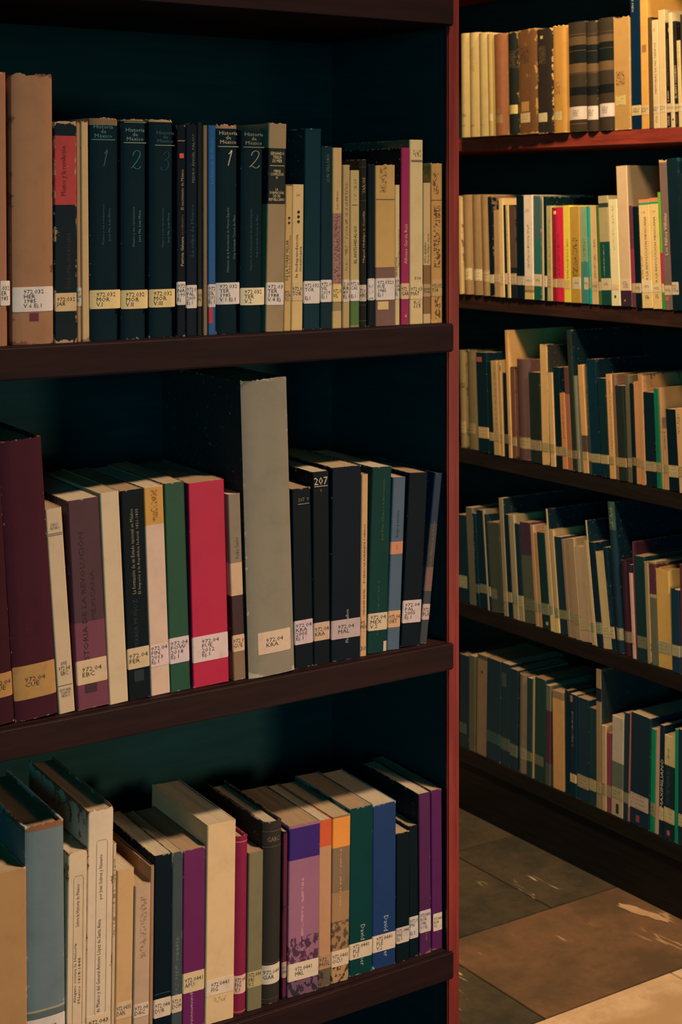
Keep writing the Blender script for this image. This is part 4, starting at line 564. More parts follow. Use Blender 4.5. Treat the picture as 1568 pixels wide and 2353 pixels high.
(4, -2.9245, 0.0231, 0.2332, 0.1599, -0.0227, -0.0047, 'pb', 0, (0.82, 0.715, 0.095), [], (0.0318, 0.0533, (0.746, 0.552, 0.209), '', 0, 1), [], [(0.2439, 0.6584, 0.6, 0.25, (0.302, 0.202, 0.042), 260, 620)], None, [], [], [], [], None, 'bright yellow paperback, nineteenth from the post on far bookcase second shelf'),
(4, -2.8998, 0.0341, 0.2298, 0.149, -0.0277, -0.0051, 'pb', 0, (0.515, 0.333, 0.063), [], (0.0325, 0.061, (0.617, 0.569, 0.377), '972', 0.2, 1), [], [(0.2531, 0.6788, 0.5, 0.6, (0.108, 0.068, 0.026), 260, 620)], None, [], [], [], [], None, 'mustard paperback with dark upright print, twentieth from the post on far bookcase second shelf'),
(4, -2.865, 0.0235, 0.2299, 0.1538, -0.0282, -0.0031, 'pb', 0, (0.282, 0.457, 0.272), [(0.4268, (0.061, 0.274, 0.272))], (0.033, 0.0621, (0.632, 0.604, 0.394), '972', 0.45, 1), [], [(0.4268, 0.6806, 0.5, 0.5, (0.098, 0.176, 0.103), 260, 620)], None, [], [], [], [], None, 'pale grey green paperback, twenty-first from the post on far bookcase second shelf'),
(4, -2.8374, 0.0081, 0.2313, 0.1484, -0.04, -0.0058, 'pb', 0, (0.002, 0.346, 0.315), [(0.6862, (0.029, 0.309, 0.259)), (0.1461, (0.002, 0.297, 0.272))], (0.0373, 0.0637, (0.254, 0.274, 0.176), '', 0, 1), [], [(0.3666, 0.6785, 0.5, 0.5, (0.172, 0.372, 0.259), 260, 620)], None, [], [], [], [], None, 'slim vivid teal paperback, twenty-second from the post on far bookcase second shelf'),
(4, -2.8287, 0.0216, 0.2324, 0.158, -0.038, -0.0032, 'pb', 0, (0.712, 0.536, 0.272), [], (0.0309, 0.0537, (0.587, 0.472, 0.286), '972', 0, 1), [], [(0.2611, 0.6538, 0.6, 0.3, (0.211, 0.136, 0.081), 260, 620)], None, [], [], [], [], None, 'peach tan paperback, twenty-third from the post on far bookcase second shelf'),
(4, -2.8042, 0.0091, 0.2329, 0.1598, -0.0482, -0.0047, 'pb', 0, (0.074, 0.159, 0.023), [], (0.0326, 0.0536, (0.543, 0.442, 0.259), '', 0, 1), [], [], None, [], [], [], [], None, 'thin olive green paperback, twenty-fourth from the post on far bookcase second shelf'),
(4, -2.7936, 0.032, 0.2557, 0.1724, -0.0524, -0.005, 'pb', 0, (0.424, 0.399, 0.209), [(0.9316, (0.029, 0.05, 0.052)), (0.8907, (0.412, 0.385, 0.198)), (0.5771, (0.006, 0.073, 0.068))], (0.0345, 0.0623, (0.632, 0.552, 0.361), '972', 0, 1), [], [(0.2574, 0.5635, 0.4, 0.1, (0.254, 0.372, 0.198), 260, 620)], None, [], [], [], [], None, 'two tone paperback, olive tan above dark green, twenty-fifth from post, far bookcase second shelf'),
(4, -2.7605, 0.0291, 0.2477, 0.1716, -0.0522, -0.0049, 'pb', 0, (0.82, 0.796, 0.484), [], (0.0377, 0.0498, (0.82, 0.677, 0.377), '', 0, 1), [], [(0.5219, 0.9412, 0.5, 0.2, (0.543, 0.399, 0.186), 260, 620)], None, [], [(0.365, 0.557, 0.018, 0.0241, (0.029, 0.026, 0.029))], [], [], None, 'plain cream paperback with black dot at foot, twenty-sixth from post, far bookcase second shelf'),
(4, -2.7307, 0.0352, 0.3247, 0.2138, -0.0517, -0.0041, 'pb', 0, (0.68, 0.536, 0.33), [(0.1093, (0.043, 0.023, 0.047))], (0.0367, 0.0633, (0.746, 0.604, 0.411), '972\nTUR\n1990', 0, 1), [], [], None, [], [(0.337, 0.469, 0.0118, 0.0152, (0.696, 0.309, 0.176))], [], [], (0.254, 0.202, 0.128), 'very tall tan volume with black foot, twenty-seventh from the post on far bookcase second shelf'),
(4, -2.6949, 0.0106, 0.2332, 0.159, -0.0521, -0.0024, 'pb', 0, (0.132, 0.038, 0.063), [(0.5748, (0.302, 0.035, 0.103)), (0.1506, (0.172, 0.042, 0.075))], (0.0334, 0.0547, (0.557, 0.457, 0.286), '', 0, 1), [], [], None, [], [], [], [], None, 'slim dark red spine, twenty-eighth from the post on far bookcase second shelf'),
(4, -2.6813, 0.018, 0.2308, 0.1559, -0.0547, -0.0042, 'pb', 0, (0.002, 0.014, 0.023), [], (0.0335, 0.0556, (0.572, 0.472, 0.3), '972', 0, 1), [], [], None, [], [], [], [], None, 'black paperback, twenty-ninth from the post on far bookcase second shelf'),
(4, -2.6627, 0.0336, 0.247, 0.1666, -0.0551, -0.0028, 'pb', 0, (0.82, 0.64, 0.286), [(0.999, (0.781, 0.309, 0.128)), (0.9657, (0.002, 0.427, 0.176)), (0.9485, (0.82, 0.64, 0.286))], (0.0355, 0.0625, (0.82, 0.735, 0.484), '972', 0, 1), [('A LA REVOLUCIÓN MEXICANA', 'v', 0.0626, 0.208, 0.55, 0.26, (0.138, 0.102, 0.063))], [(0.2737, 0.479, 0.15, 0.2, (0.302, 0.212, 0.103), 260, 620), (0.8696, 0.8902, 0.4, 0.4, (0.354, 0.252, 0.128), 500, 260), (0.0756, 0.1166, 0.5, 0.4, (0.083, 0.068, 0.052), 500, 260)], None, [], [], [], [], None, 'orange and green headed cream paperback, first of two, thirtieth from post, far bookcase second shelf'),
(4, -2.6285, 0.0269, 0.2507, 0.1673, -0.0555, -0.0024, 'pb', 0, (0.82, 0.64, 0.272), [(0.999, (0.746, 0.274, 0.119)), (0.9637, (0.002, 0.442, 0.146)), (0.9408, (0.82, 0.64, 0.272))], (0.0378, 0.0538, (0.781, 0.658, 0.394), '972', 0, 1), [('A LA REVOLUCIÓN MEXICANA', 'v', 0.0588, 0.2083, 0.5, 0.3, (0.108, 0.108, 0.052))], [(0.8643, 0.8844, 0.5, 0.4, (0.354, 0.252, 0.128), 500, 260), (0.0908, 0.1342, 0.5, 0.4, (0.083, 0.068, 0.052), 500, 260)], None, [], [], [], [], None, 'orange and green headed cream paperback, second of two, thirty-first from post, far bookcase second shelf'),
(4, -2.6, 0.0077, 0.2639, 0.1822, -0.0596, -0.0031, 'pb', 0, (0.145, 0.427, 0.029), [(0.4792, (0.412, 0.032, 0.081)), (0.15, (0.029, 0.309, 0.068))], (0.0379, 0.0579, (0.632, 0.519, 0.286), '', 0, 1), [], [], None, [], [], [], [], None, 'thin lime green paperback with red foot, thirty-second from the post on far bookcase second shelf'),
(4, -2.5917, 0.0226, 0.3369, 0.2348, -0.0599, -0.0024, 'pb', 0.004, (0.195, 0.143, 0.128), [(0.999, (0.617, 0.406, 0.198)), (0.9769, (0.195, 0.143, 0.128))], (0.0328, 0.0544, (0.617, 0.519, 0.345), '972', 0, 1), [('Los Niños Villistas', 'v', 0.1227, 0.2161, 0.55, 0.42, (0.82, 0.696, 0.503))], [], None, [], [(0.104, 0.604, 0.0198, 0.0298, (0.543, 0.136, 0.103))], [], [], None, 'tall brown grey volume with pale upright title, thirty-third from post, far bookcase second shelf'),
(4, -2.5667, 0.0349, 0.3388, 0.2264, -0.0587, -0.0037, 'pb', 0, (0.004, 0.02, 0.033), [], (0.0349, 0.063, (0.664, 0.586, 0.447), '972\nVIL\n1998', -0.02, 0.6), [], [], (0.12, (0.014, 0.068, 0.088)), [], [], [], [], None, 'tall black green volume with mottled pattern, thirty-fourth from the post on far bookcase second shelf'),
(4, -2.5308, 0.0299, 0.3033, 0.2062, -0.0601, -0.0035, 'pb', 0, (0.009, 0.02, 0.029), [], None, [], [], None, [], [], [], [], None, 'dark volume, thirty-fifth from the post on far bookcase second shelf'),
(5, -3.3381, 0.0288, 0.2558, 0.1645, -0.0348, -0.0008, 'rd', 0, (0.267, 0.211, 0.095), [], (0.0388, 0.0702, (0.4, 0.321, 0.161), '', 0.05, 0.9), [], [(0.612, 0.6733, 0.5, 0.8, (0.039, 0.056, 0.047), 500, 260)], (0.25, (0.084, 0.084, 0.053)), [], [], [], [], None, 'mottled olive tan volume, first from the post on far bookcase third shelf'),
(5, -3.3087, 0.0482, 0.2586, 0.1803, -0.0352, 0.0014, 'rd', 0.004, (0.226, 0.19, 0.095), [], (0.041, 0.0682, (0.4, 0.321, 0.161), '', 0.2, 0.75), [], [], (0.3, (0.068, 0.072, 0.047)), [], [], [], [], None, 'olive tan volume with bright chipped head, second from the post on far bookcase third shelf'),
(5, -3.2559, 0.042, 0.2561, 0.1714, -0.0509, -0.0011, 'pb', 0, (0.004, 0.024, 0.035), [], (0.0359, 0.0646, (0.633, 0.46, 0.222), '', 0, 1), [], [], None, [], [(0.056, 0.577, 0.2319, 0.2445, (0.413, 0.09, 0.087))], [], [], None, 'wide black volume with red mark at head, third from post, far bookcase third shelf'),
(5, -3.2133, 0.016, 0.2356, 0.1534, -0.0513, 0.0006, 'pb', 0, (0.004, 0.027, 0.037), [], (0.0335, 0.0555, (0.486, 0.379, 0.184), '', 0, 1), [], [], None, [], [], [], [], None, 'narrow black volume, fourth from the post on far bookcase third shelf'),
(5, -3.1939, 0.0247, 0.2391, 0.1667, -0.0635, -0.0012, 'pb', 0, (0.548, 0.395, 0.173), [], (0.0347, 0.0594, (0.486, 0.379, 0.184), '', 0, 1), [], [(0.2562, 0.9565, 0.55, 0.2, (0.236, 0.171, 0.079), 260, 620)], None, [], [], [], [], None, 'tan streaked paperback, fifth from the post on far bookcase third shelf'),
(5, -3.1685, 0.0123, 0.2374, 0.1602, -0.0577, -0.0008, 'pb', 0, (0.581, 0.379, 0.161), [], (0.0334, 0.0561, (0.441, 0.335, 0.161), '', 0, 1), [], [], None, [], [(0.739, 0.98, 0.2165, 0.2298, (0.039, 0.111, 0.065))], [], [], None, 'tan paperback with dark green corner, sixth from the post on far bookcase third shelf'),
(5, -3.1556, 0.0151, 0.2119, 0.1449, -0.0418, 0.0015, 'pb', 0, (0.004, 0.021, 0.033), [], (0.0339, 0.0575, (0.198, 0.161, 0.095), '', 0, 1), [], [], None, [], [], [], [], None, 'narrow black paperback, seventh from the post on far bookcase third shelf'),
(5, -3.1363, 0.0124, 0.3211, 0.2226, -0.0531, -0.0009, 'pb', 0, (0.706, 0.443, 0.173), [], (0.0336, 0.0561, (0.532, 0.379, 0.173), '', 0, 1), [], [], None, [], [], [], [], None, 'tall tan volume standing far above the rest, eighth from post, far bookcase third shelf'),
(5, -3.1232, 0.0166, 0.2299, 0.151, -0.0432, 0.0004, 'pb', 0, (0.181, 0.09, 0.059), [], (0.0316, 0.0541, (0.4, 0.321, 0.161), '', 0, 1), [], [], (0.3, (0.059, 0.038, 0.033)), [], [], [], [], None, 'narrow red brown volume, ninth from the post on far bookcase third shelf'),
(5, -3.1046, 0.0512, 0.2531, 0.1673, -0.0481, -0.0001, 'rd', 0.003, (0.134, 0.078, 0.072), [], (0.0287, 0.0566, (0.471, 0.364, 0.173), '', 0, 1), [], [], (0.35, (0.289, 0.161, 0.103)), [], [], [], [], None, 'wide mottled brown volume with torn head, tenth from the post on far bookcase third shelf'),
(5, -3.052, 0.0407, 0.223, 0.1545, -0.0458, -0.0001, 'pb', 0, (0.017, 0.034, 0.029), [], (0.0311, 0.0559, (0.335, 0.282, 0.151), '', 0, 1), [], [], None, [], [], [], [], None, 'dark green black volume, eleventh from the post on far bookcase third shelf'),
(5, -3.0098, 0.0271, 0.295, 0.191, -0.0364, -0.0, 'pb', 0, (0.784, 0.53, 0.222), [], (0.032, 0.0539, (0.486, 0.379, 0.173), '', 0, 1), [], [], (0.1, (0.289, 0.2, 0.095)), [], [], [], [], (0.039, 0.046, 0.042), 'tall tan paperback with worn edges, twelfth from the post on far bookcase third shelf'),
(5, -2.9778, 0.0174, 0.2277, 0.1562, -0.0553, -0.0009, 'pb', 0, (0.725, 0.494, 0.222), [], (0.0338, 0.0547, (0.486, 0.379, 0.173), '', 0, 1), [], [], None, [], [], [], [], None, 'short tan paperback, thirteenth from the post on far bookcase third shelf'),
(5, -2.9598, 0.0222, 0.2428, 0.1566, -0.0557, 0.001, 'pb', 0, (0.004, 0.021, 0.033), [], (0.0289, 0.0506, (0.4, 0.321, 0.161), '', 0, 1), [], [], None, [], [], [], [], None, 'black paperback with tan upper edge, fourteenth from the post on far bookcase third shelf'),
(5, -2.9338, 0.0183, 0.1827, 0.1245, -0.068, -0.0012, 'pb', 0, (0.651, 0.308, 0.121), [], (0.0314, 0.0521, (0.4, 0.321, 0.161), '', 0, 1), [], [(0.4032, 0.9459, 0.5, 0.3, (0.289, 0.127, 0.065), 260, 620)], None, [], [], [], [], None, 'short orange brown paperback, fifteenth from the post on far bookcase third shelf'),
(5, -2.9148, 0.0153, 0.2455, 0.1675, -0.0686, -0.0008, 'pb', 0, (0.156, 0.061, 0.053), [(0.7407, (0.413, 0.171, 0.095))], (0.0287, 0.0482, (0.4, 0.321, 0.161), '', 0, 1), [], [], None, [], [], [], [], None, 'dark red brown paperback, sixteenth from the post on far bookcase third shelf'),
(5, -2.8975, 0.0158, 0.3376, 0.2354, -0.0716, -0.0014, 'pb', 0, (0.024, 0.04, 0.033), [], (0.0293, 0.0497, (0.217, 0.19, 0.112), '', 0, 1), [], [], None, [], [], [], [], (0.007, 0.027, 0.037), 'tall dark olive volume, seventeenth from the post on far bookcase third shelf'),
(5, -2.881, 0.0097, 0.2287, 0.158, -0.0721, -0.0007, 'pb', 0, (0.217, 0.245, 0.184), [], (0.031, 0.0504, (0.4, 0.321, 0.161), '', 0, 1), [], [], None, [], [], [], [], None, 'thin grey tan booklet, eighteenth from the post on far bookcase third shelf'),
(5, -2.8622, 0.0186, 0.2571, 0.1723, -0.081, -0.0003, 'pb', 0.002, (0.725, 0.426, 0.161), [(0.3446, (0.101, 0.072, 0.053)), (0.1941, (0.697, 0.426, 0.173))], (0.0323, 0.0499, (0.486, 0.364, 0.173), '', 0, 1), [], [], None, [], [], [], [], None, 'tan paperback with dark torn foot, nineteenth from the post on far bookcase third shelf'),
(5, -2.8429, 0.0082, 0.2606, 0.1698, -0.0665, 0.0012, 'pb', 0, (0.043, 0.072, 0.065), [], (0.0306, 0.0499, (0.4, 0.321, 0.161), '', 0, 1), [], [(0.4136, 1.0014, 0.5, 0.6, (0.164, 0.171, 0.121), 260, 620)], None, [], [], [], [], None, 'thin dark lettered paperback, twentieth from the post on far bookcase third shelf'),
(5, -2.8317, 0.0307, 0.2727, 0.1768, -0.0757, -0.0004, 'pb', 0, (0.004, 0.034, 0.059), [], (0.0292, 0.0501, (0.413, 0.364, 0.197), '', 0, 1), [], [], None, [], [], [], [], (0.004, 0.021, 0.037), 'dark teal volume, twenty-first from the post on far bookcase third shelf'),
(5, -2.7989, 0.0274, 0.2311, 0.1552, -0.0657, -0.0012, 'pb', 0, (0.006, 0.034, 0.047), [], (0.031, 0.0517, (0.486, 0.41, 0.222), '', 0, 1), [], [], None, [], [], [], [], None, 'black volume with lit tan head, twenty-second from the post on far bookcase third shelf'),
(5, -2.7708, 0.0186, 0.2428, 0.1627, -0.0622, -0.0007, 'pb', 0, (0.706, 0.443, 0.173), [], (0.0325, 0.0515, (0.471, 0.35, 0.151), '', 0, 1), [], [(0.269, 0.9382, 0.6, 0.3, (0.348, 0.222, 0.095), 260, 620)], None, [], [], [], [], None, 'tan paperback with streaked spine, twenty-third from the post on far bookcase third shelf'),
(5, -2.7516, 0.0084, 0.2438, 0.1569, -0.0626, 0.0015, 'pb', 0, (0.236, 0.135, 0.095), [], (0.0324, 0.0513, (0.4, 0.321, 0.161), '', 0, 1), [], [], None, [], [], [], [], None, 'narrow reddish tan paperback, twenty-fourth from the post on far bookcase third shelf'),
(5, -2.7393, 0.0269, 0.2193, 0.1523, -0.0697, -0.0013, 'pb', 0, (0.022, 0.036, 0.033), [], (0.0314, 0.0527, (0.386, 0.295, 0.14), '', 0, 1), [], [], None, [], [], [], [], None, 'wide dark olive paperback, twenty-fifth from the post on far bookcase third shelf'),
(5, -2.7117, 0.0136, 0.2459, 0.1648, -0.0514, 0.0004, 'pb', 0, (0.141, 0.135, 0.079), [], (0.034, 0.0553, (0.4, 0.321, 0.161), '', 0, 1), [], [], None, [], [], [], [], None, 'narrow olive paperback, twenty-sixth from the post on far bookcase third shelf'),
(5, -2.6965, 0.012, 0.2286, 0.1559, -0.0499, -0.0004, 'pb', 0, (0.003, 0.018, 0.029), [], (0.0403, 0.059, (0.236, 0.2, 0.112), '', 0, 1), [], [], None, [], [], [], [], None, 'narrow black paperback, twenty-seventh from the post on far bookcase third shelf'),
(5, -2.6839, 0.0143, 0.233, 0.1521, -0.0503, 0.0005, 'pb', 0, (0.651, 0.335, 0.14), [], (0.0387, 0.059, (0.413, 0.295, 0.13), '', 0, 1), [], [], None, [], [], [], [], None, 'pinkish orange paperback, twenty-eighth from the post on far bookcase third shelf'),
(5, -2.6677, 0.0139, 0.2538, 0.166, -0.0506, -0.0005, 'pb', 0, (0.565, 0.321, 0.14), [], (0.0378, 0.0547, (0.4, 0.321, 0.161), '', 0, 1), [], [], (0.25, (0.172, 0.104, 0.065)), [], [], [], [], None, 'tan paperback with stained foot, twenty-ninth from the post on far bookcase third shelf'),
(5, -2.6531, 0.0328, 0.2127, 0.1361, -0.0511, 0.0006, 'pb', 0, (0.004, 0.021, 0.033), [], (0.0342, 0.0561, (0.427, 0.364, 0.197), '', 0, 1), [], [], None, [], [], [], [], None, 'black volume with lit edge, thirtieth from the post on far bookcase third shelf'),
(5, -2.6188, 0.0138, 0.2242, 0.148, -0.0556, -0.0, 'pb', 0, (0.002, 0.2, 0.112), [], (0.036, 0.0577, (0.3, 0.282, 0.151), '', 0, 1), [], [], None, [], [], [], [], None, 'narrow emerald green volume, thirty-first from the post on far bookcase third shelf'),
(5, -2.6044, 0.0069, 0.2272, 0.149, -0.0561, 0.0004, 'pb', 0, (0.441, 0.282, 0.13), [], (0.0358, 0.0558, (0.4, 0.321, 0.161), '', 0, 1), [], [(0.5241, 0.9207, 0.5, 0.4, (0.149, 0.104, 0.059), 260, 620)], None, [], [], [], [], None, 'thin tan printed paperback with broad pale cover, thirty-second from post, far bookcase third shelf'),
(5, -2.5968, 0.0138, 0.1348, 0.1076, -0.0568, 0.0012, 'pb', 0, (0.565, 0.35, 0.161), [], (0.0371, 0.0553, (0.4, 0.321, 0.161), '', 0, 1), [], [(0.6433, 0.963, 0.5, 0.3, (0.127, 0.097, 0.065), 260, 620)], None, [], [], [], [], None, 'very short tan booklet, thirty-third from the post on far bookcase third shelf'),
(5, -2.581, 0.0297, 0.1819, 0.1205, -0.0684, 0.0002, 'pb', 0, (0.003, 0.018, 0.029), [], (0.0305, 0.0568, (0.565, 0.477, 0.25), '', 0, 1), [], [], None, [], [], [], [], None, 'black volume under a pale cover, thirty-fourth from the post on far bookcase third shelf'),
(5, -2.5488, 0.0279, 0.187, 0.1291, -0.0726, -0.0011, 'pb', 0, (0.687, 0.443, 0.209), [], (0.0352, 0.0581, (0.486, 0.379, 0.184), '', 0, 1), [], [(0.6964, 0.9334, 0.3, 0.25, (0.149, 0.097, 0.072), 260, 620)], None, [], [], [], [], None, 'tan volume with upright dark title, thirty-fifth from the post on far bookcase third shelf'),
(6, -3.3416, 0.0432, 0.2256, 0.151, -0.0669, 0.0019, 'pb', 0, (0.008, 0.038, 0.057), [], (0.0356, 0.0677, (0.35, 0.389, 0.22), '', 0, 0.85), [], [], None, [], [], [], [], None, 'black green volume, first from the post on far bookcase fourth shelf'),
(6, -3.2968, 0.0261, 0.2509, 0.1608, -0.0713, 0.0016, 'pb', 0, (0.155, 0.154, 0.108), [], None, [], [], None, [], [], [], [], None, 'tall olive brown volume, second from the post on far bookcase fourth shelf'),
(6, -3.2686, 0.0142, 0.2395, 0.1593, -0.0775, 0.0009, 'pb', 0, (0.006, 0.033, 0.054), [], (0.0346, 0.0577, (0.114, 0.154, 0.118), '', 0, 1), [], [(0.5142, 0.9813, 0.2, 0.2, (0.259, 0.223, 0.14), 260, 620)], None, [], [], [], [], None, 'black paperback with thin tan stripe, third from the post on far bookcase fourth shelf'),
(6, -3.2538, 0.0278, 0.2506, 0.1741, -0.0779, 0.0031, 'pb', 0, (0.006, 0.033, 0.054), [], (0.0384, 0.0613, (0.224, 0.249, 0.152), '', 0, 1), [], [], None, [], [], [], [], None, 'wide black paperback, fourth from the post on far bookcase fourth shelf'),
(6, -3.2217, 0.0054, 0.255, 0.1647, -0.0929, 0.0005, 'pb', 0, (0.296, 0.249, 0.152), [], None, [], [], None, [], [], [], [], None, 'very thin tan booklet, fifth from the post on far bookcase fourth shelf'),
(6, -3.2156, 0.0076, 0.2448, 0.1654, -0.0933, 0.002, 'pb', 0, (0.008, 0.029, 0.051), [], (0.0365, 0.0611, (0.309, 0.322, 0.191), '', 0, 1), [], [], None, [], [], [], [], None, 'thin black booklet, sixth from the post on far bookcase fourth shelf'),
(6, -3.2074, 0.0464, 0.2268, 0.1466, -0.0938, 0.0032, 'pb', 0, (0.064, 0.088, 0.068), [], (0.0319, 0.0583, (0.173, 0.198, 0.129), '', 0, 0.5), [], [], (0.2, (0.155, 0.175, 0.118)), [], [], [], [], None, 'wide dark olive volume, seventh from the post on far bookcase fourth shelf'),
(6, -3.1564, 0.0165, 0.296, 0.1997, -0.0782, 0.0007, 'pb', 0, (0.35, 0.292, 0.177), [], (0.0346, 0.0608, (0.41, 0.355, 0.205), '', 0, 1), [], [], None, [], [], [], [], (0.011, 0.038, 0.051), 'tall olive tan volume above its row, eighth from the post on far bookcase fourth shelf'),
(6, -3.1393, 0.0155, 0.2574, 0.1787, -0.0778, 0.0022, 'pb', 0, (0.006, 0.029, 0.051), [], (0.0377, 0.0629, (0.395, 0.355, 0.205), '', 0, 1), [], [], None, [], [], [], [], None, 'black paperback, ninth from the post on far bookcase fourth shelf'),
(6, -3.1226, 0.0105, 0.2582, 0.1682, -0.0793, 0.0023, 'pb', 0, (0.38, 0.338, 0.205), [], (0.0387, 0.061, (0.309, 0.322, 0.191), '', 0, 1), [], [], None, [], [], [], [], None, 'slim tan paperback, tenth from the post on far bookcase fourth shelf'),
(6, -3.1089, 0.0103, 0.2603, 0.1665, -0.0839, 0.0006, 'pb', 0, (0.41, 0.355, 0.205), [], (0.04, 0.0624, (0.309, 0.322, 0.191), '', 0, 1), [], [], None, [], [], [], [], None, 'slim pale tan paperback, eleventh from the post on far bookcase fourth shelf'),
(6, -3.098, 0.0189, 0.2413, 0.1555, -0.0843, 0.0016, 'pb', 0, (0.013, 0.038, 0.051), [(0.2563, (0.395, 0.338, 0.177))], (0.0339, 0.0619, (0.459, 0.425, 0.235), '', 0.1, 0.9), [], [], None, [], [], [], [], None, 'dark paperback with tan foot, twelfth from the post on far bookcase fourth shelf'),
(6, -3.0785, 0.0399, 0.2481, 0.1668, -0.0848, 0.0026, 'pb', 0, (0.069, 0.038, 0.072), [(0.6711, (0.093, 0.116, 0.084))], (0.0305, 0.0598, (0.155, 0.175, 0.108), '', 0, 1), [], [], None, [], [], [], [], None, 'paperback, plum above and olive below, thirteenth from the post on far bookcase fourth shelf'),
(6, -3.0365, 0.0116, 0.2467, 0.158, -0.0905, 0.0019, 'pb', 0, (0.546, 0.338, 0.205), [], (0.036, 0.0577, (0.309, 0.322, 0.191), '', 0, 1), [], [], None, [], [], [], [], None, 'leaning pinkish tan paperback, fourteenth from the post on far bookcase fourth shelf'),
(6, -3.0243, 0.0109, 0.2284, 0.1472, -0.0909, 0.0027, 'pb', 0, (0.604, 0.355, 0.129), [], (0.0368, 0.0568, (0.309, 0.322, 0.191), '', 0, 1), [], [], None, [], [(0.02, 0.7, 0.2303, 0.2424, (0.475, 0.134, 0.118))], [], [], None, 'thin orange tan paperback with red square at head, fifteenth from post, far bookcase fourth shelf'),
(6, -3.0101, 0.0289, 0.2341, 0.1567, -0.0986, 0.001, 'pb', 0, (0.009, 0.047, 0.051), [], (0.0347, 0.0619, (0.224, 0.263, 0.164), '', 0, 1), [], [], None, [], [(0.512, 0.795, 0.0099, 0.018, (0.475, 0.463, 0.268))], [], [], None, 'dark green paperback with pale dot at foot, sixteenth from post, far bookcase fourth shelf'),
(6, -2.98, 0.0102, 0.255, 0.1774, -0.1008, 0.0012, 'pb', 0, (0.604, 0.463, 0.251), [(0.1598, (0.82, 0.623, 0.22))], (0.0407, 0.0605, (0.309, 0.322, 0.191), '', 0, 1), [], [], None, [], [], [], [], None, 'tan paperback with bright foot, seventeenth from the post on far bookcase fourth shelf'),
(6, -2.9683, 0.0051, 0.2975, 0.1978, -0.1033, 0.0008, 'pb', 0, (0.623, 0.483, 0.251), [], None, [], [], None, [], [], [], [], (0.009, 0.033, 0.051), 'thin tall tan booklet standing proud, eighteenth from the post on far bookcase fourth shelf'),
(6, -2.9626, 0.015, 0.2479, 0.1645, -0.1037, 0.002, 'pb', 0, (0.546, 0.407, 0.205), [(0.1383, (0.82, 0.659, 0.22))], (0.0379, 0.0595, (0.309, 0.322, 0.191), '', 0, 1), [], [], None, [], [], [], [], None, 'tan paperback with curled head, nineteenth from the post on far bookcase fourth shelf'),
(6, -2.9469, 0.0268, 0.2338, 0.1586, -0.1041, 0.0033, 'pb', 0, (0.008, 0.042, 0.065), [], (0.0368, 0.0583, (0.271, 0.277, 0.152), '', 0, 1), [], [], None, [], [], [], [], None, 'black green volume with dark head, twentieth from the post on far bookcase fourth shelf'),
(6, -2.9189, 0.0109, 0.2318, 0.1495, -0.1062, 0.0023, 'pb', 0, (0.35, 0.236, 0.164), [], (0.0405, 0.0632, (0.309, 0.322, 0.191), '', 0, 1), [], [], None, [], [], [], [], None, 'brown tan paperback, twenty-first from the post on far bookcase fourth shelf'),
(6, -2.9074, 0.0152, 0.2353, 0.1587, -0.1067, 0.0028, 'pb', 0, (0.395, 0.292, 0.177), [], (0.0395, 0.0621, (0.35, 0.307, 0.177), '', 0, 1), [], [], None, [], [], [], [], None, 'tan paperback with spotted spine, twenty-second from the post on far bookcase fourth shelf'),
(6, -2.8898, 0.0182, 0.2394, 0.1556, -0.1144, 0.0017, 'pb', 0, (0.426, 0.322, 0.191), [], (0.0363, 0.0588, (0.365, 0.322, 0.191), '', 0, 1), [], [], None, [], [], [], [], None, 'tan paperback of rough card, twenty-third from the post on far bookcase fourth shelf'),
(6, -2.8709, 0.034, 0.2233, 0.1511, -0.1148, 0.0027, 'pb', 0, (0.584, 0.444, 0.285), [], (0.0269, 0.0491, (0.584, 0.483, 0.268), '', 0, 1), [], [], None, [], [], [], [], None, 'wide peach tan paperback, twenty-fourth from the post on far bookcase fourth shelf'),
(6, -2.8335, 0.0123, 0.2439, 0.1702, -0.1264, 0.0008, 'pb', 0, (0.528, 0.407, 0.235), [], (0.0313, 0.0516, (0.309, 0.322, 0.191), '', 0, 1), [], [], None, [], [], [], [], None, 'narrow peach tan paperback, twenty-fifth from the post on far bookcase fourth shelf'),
(6, -2.8205, 0.0036, 0.293, 0.1882, -0.1268, 0.0014, 'pb', 0, (0.623, 0.483, 0.268), [], None, [], [], None, [], [], [], [], (0.009, 0.038, 0.057), 'thin tall cream booklet rising high, twenty-sixth from the post on far bookcase fourth shelf'),
(6, -2.8163, 0.0199, 0.2426, 0.1633, -0.1272, 0.0025, 'pb', 0, (0.006, 0.029, 0.051), [], (0.0298, 0.0564, (0.296, 0.338, 0.22), '', 0, 1), [], [], None, [], [], [], [], None, 'black paperback with tan head line, twenty-seventh from the post on far bookcase fourth shelf'),
(6, -2.7951, 0.0268, 0.2241, 0.1516, -0.1299, 0.0027, 'pb', 0, (0.706, 0.567, 0.285), [], (0.026, 0.0496, (0.664, 0.589, 0.321), '', 0, 1), [], [], None, [], [], [], [], None, 'leaning pale tan paperback, twenty-eighth from the post on far bookcase fourth shelf'),
(6, -2.7661, 0.0137, 0.2393, 0.1551, -0.1363, 0.0018, 'pb', 0, (0.008, 0.033, 0.057), [], (0.0293, 0.0565, (0.643, 0.545, 0.34), '', 0, 1), [], [(0.2739, 0.6995, 0.4, 0.3, (0.045, 0.125, 0.129), 260, 620)], None, [], [], [], [], None, 'black paperback with dim lettering, twenty-ninth from the post on far bookcase fourth shelf'),
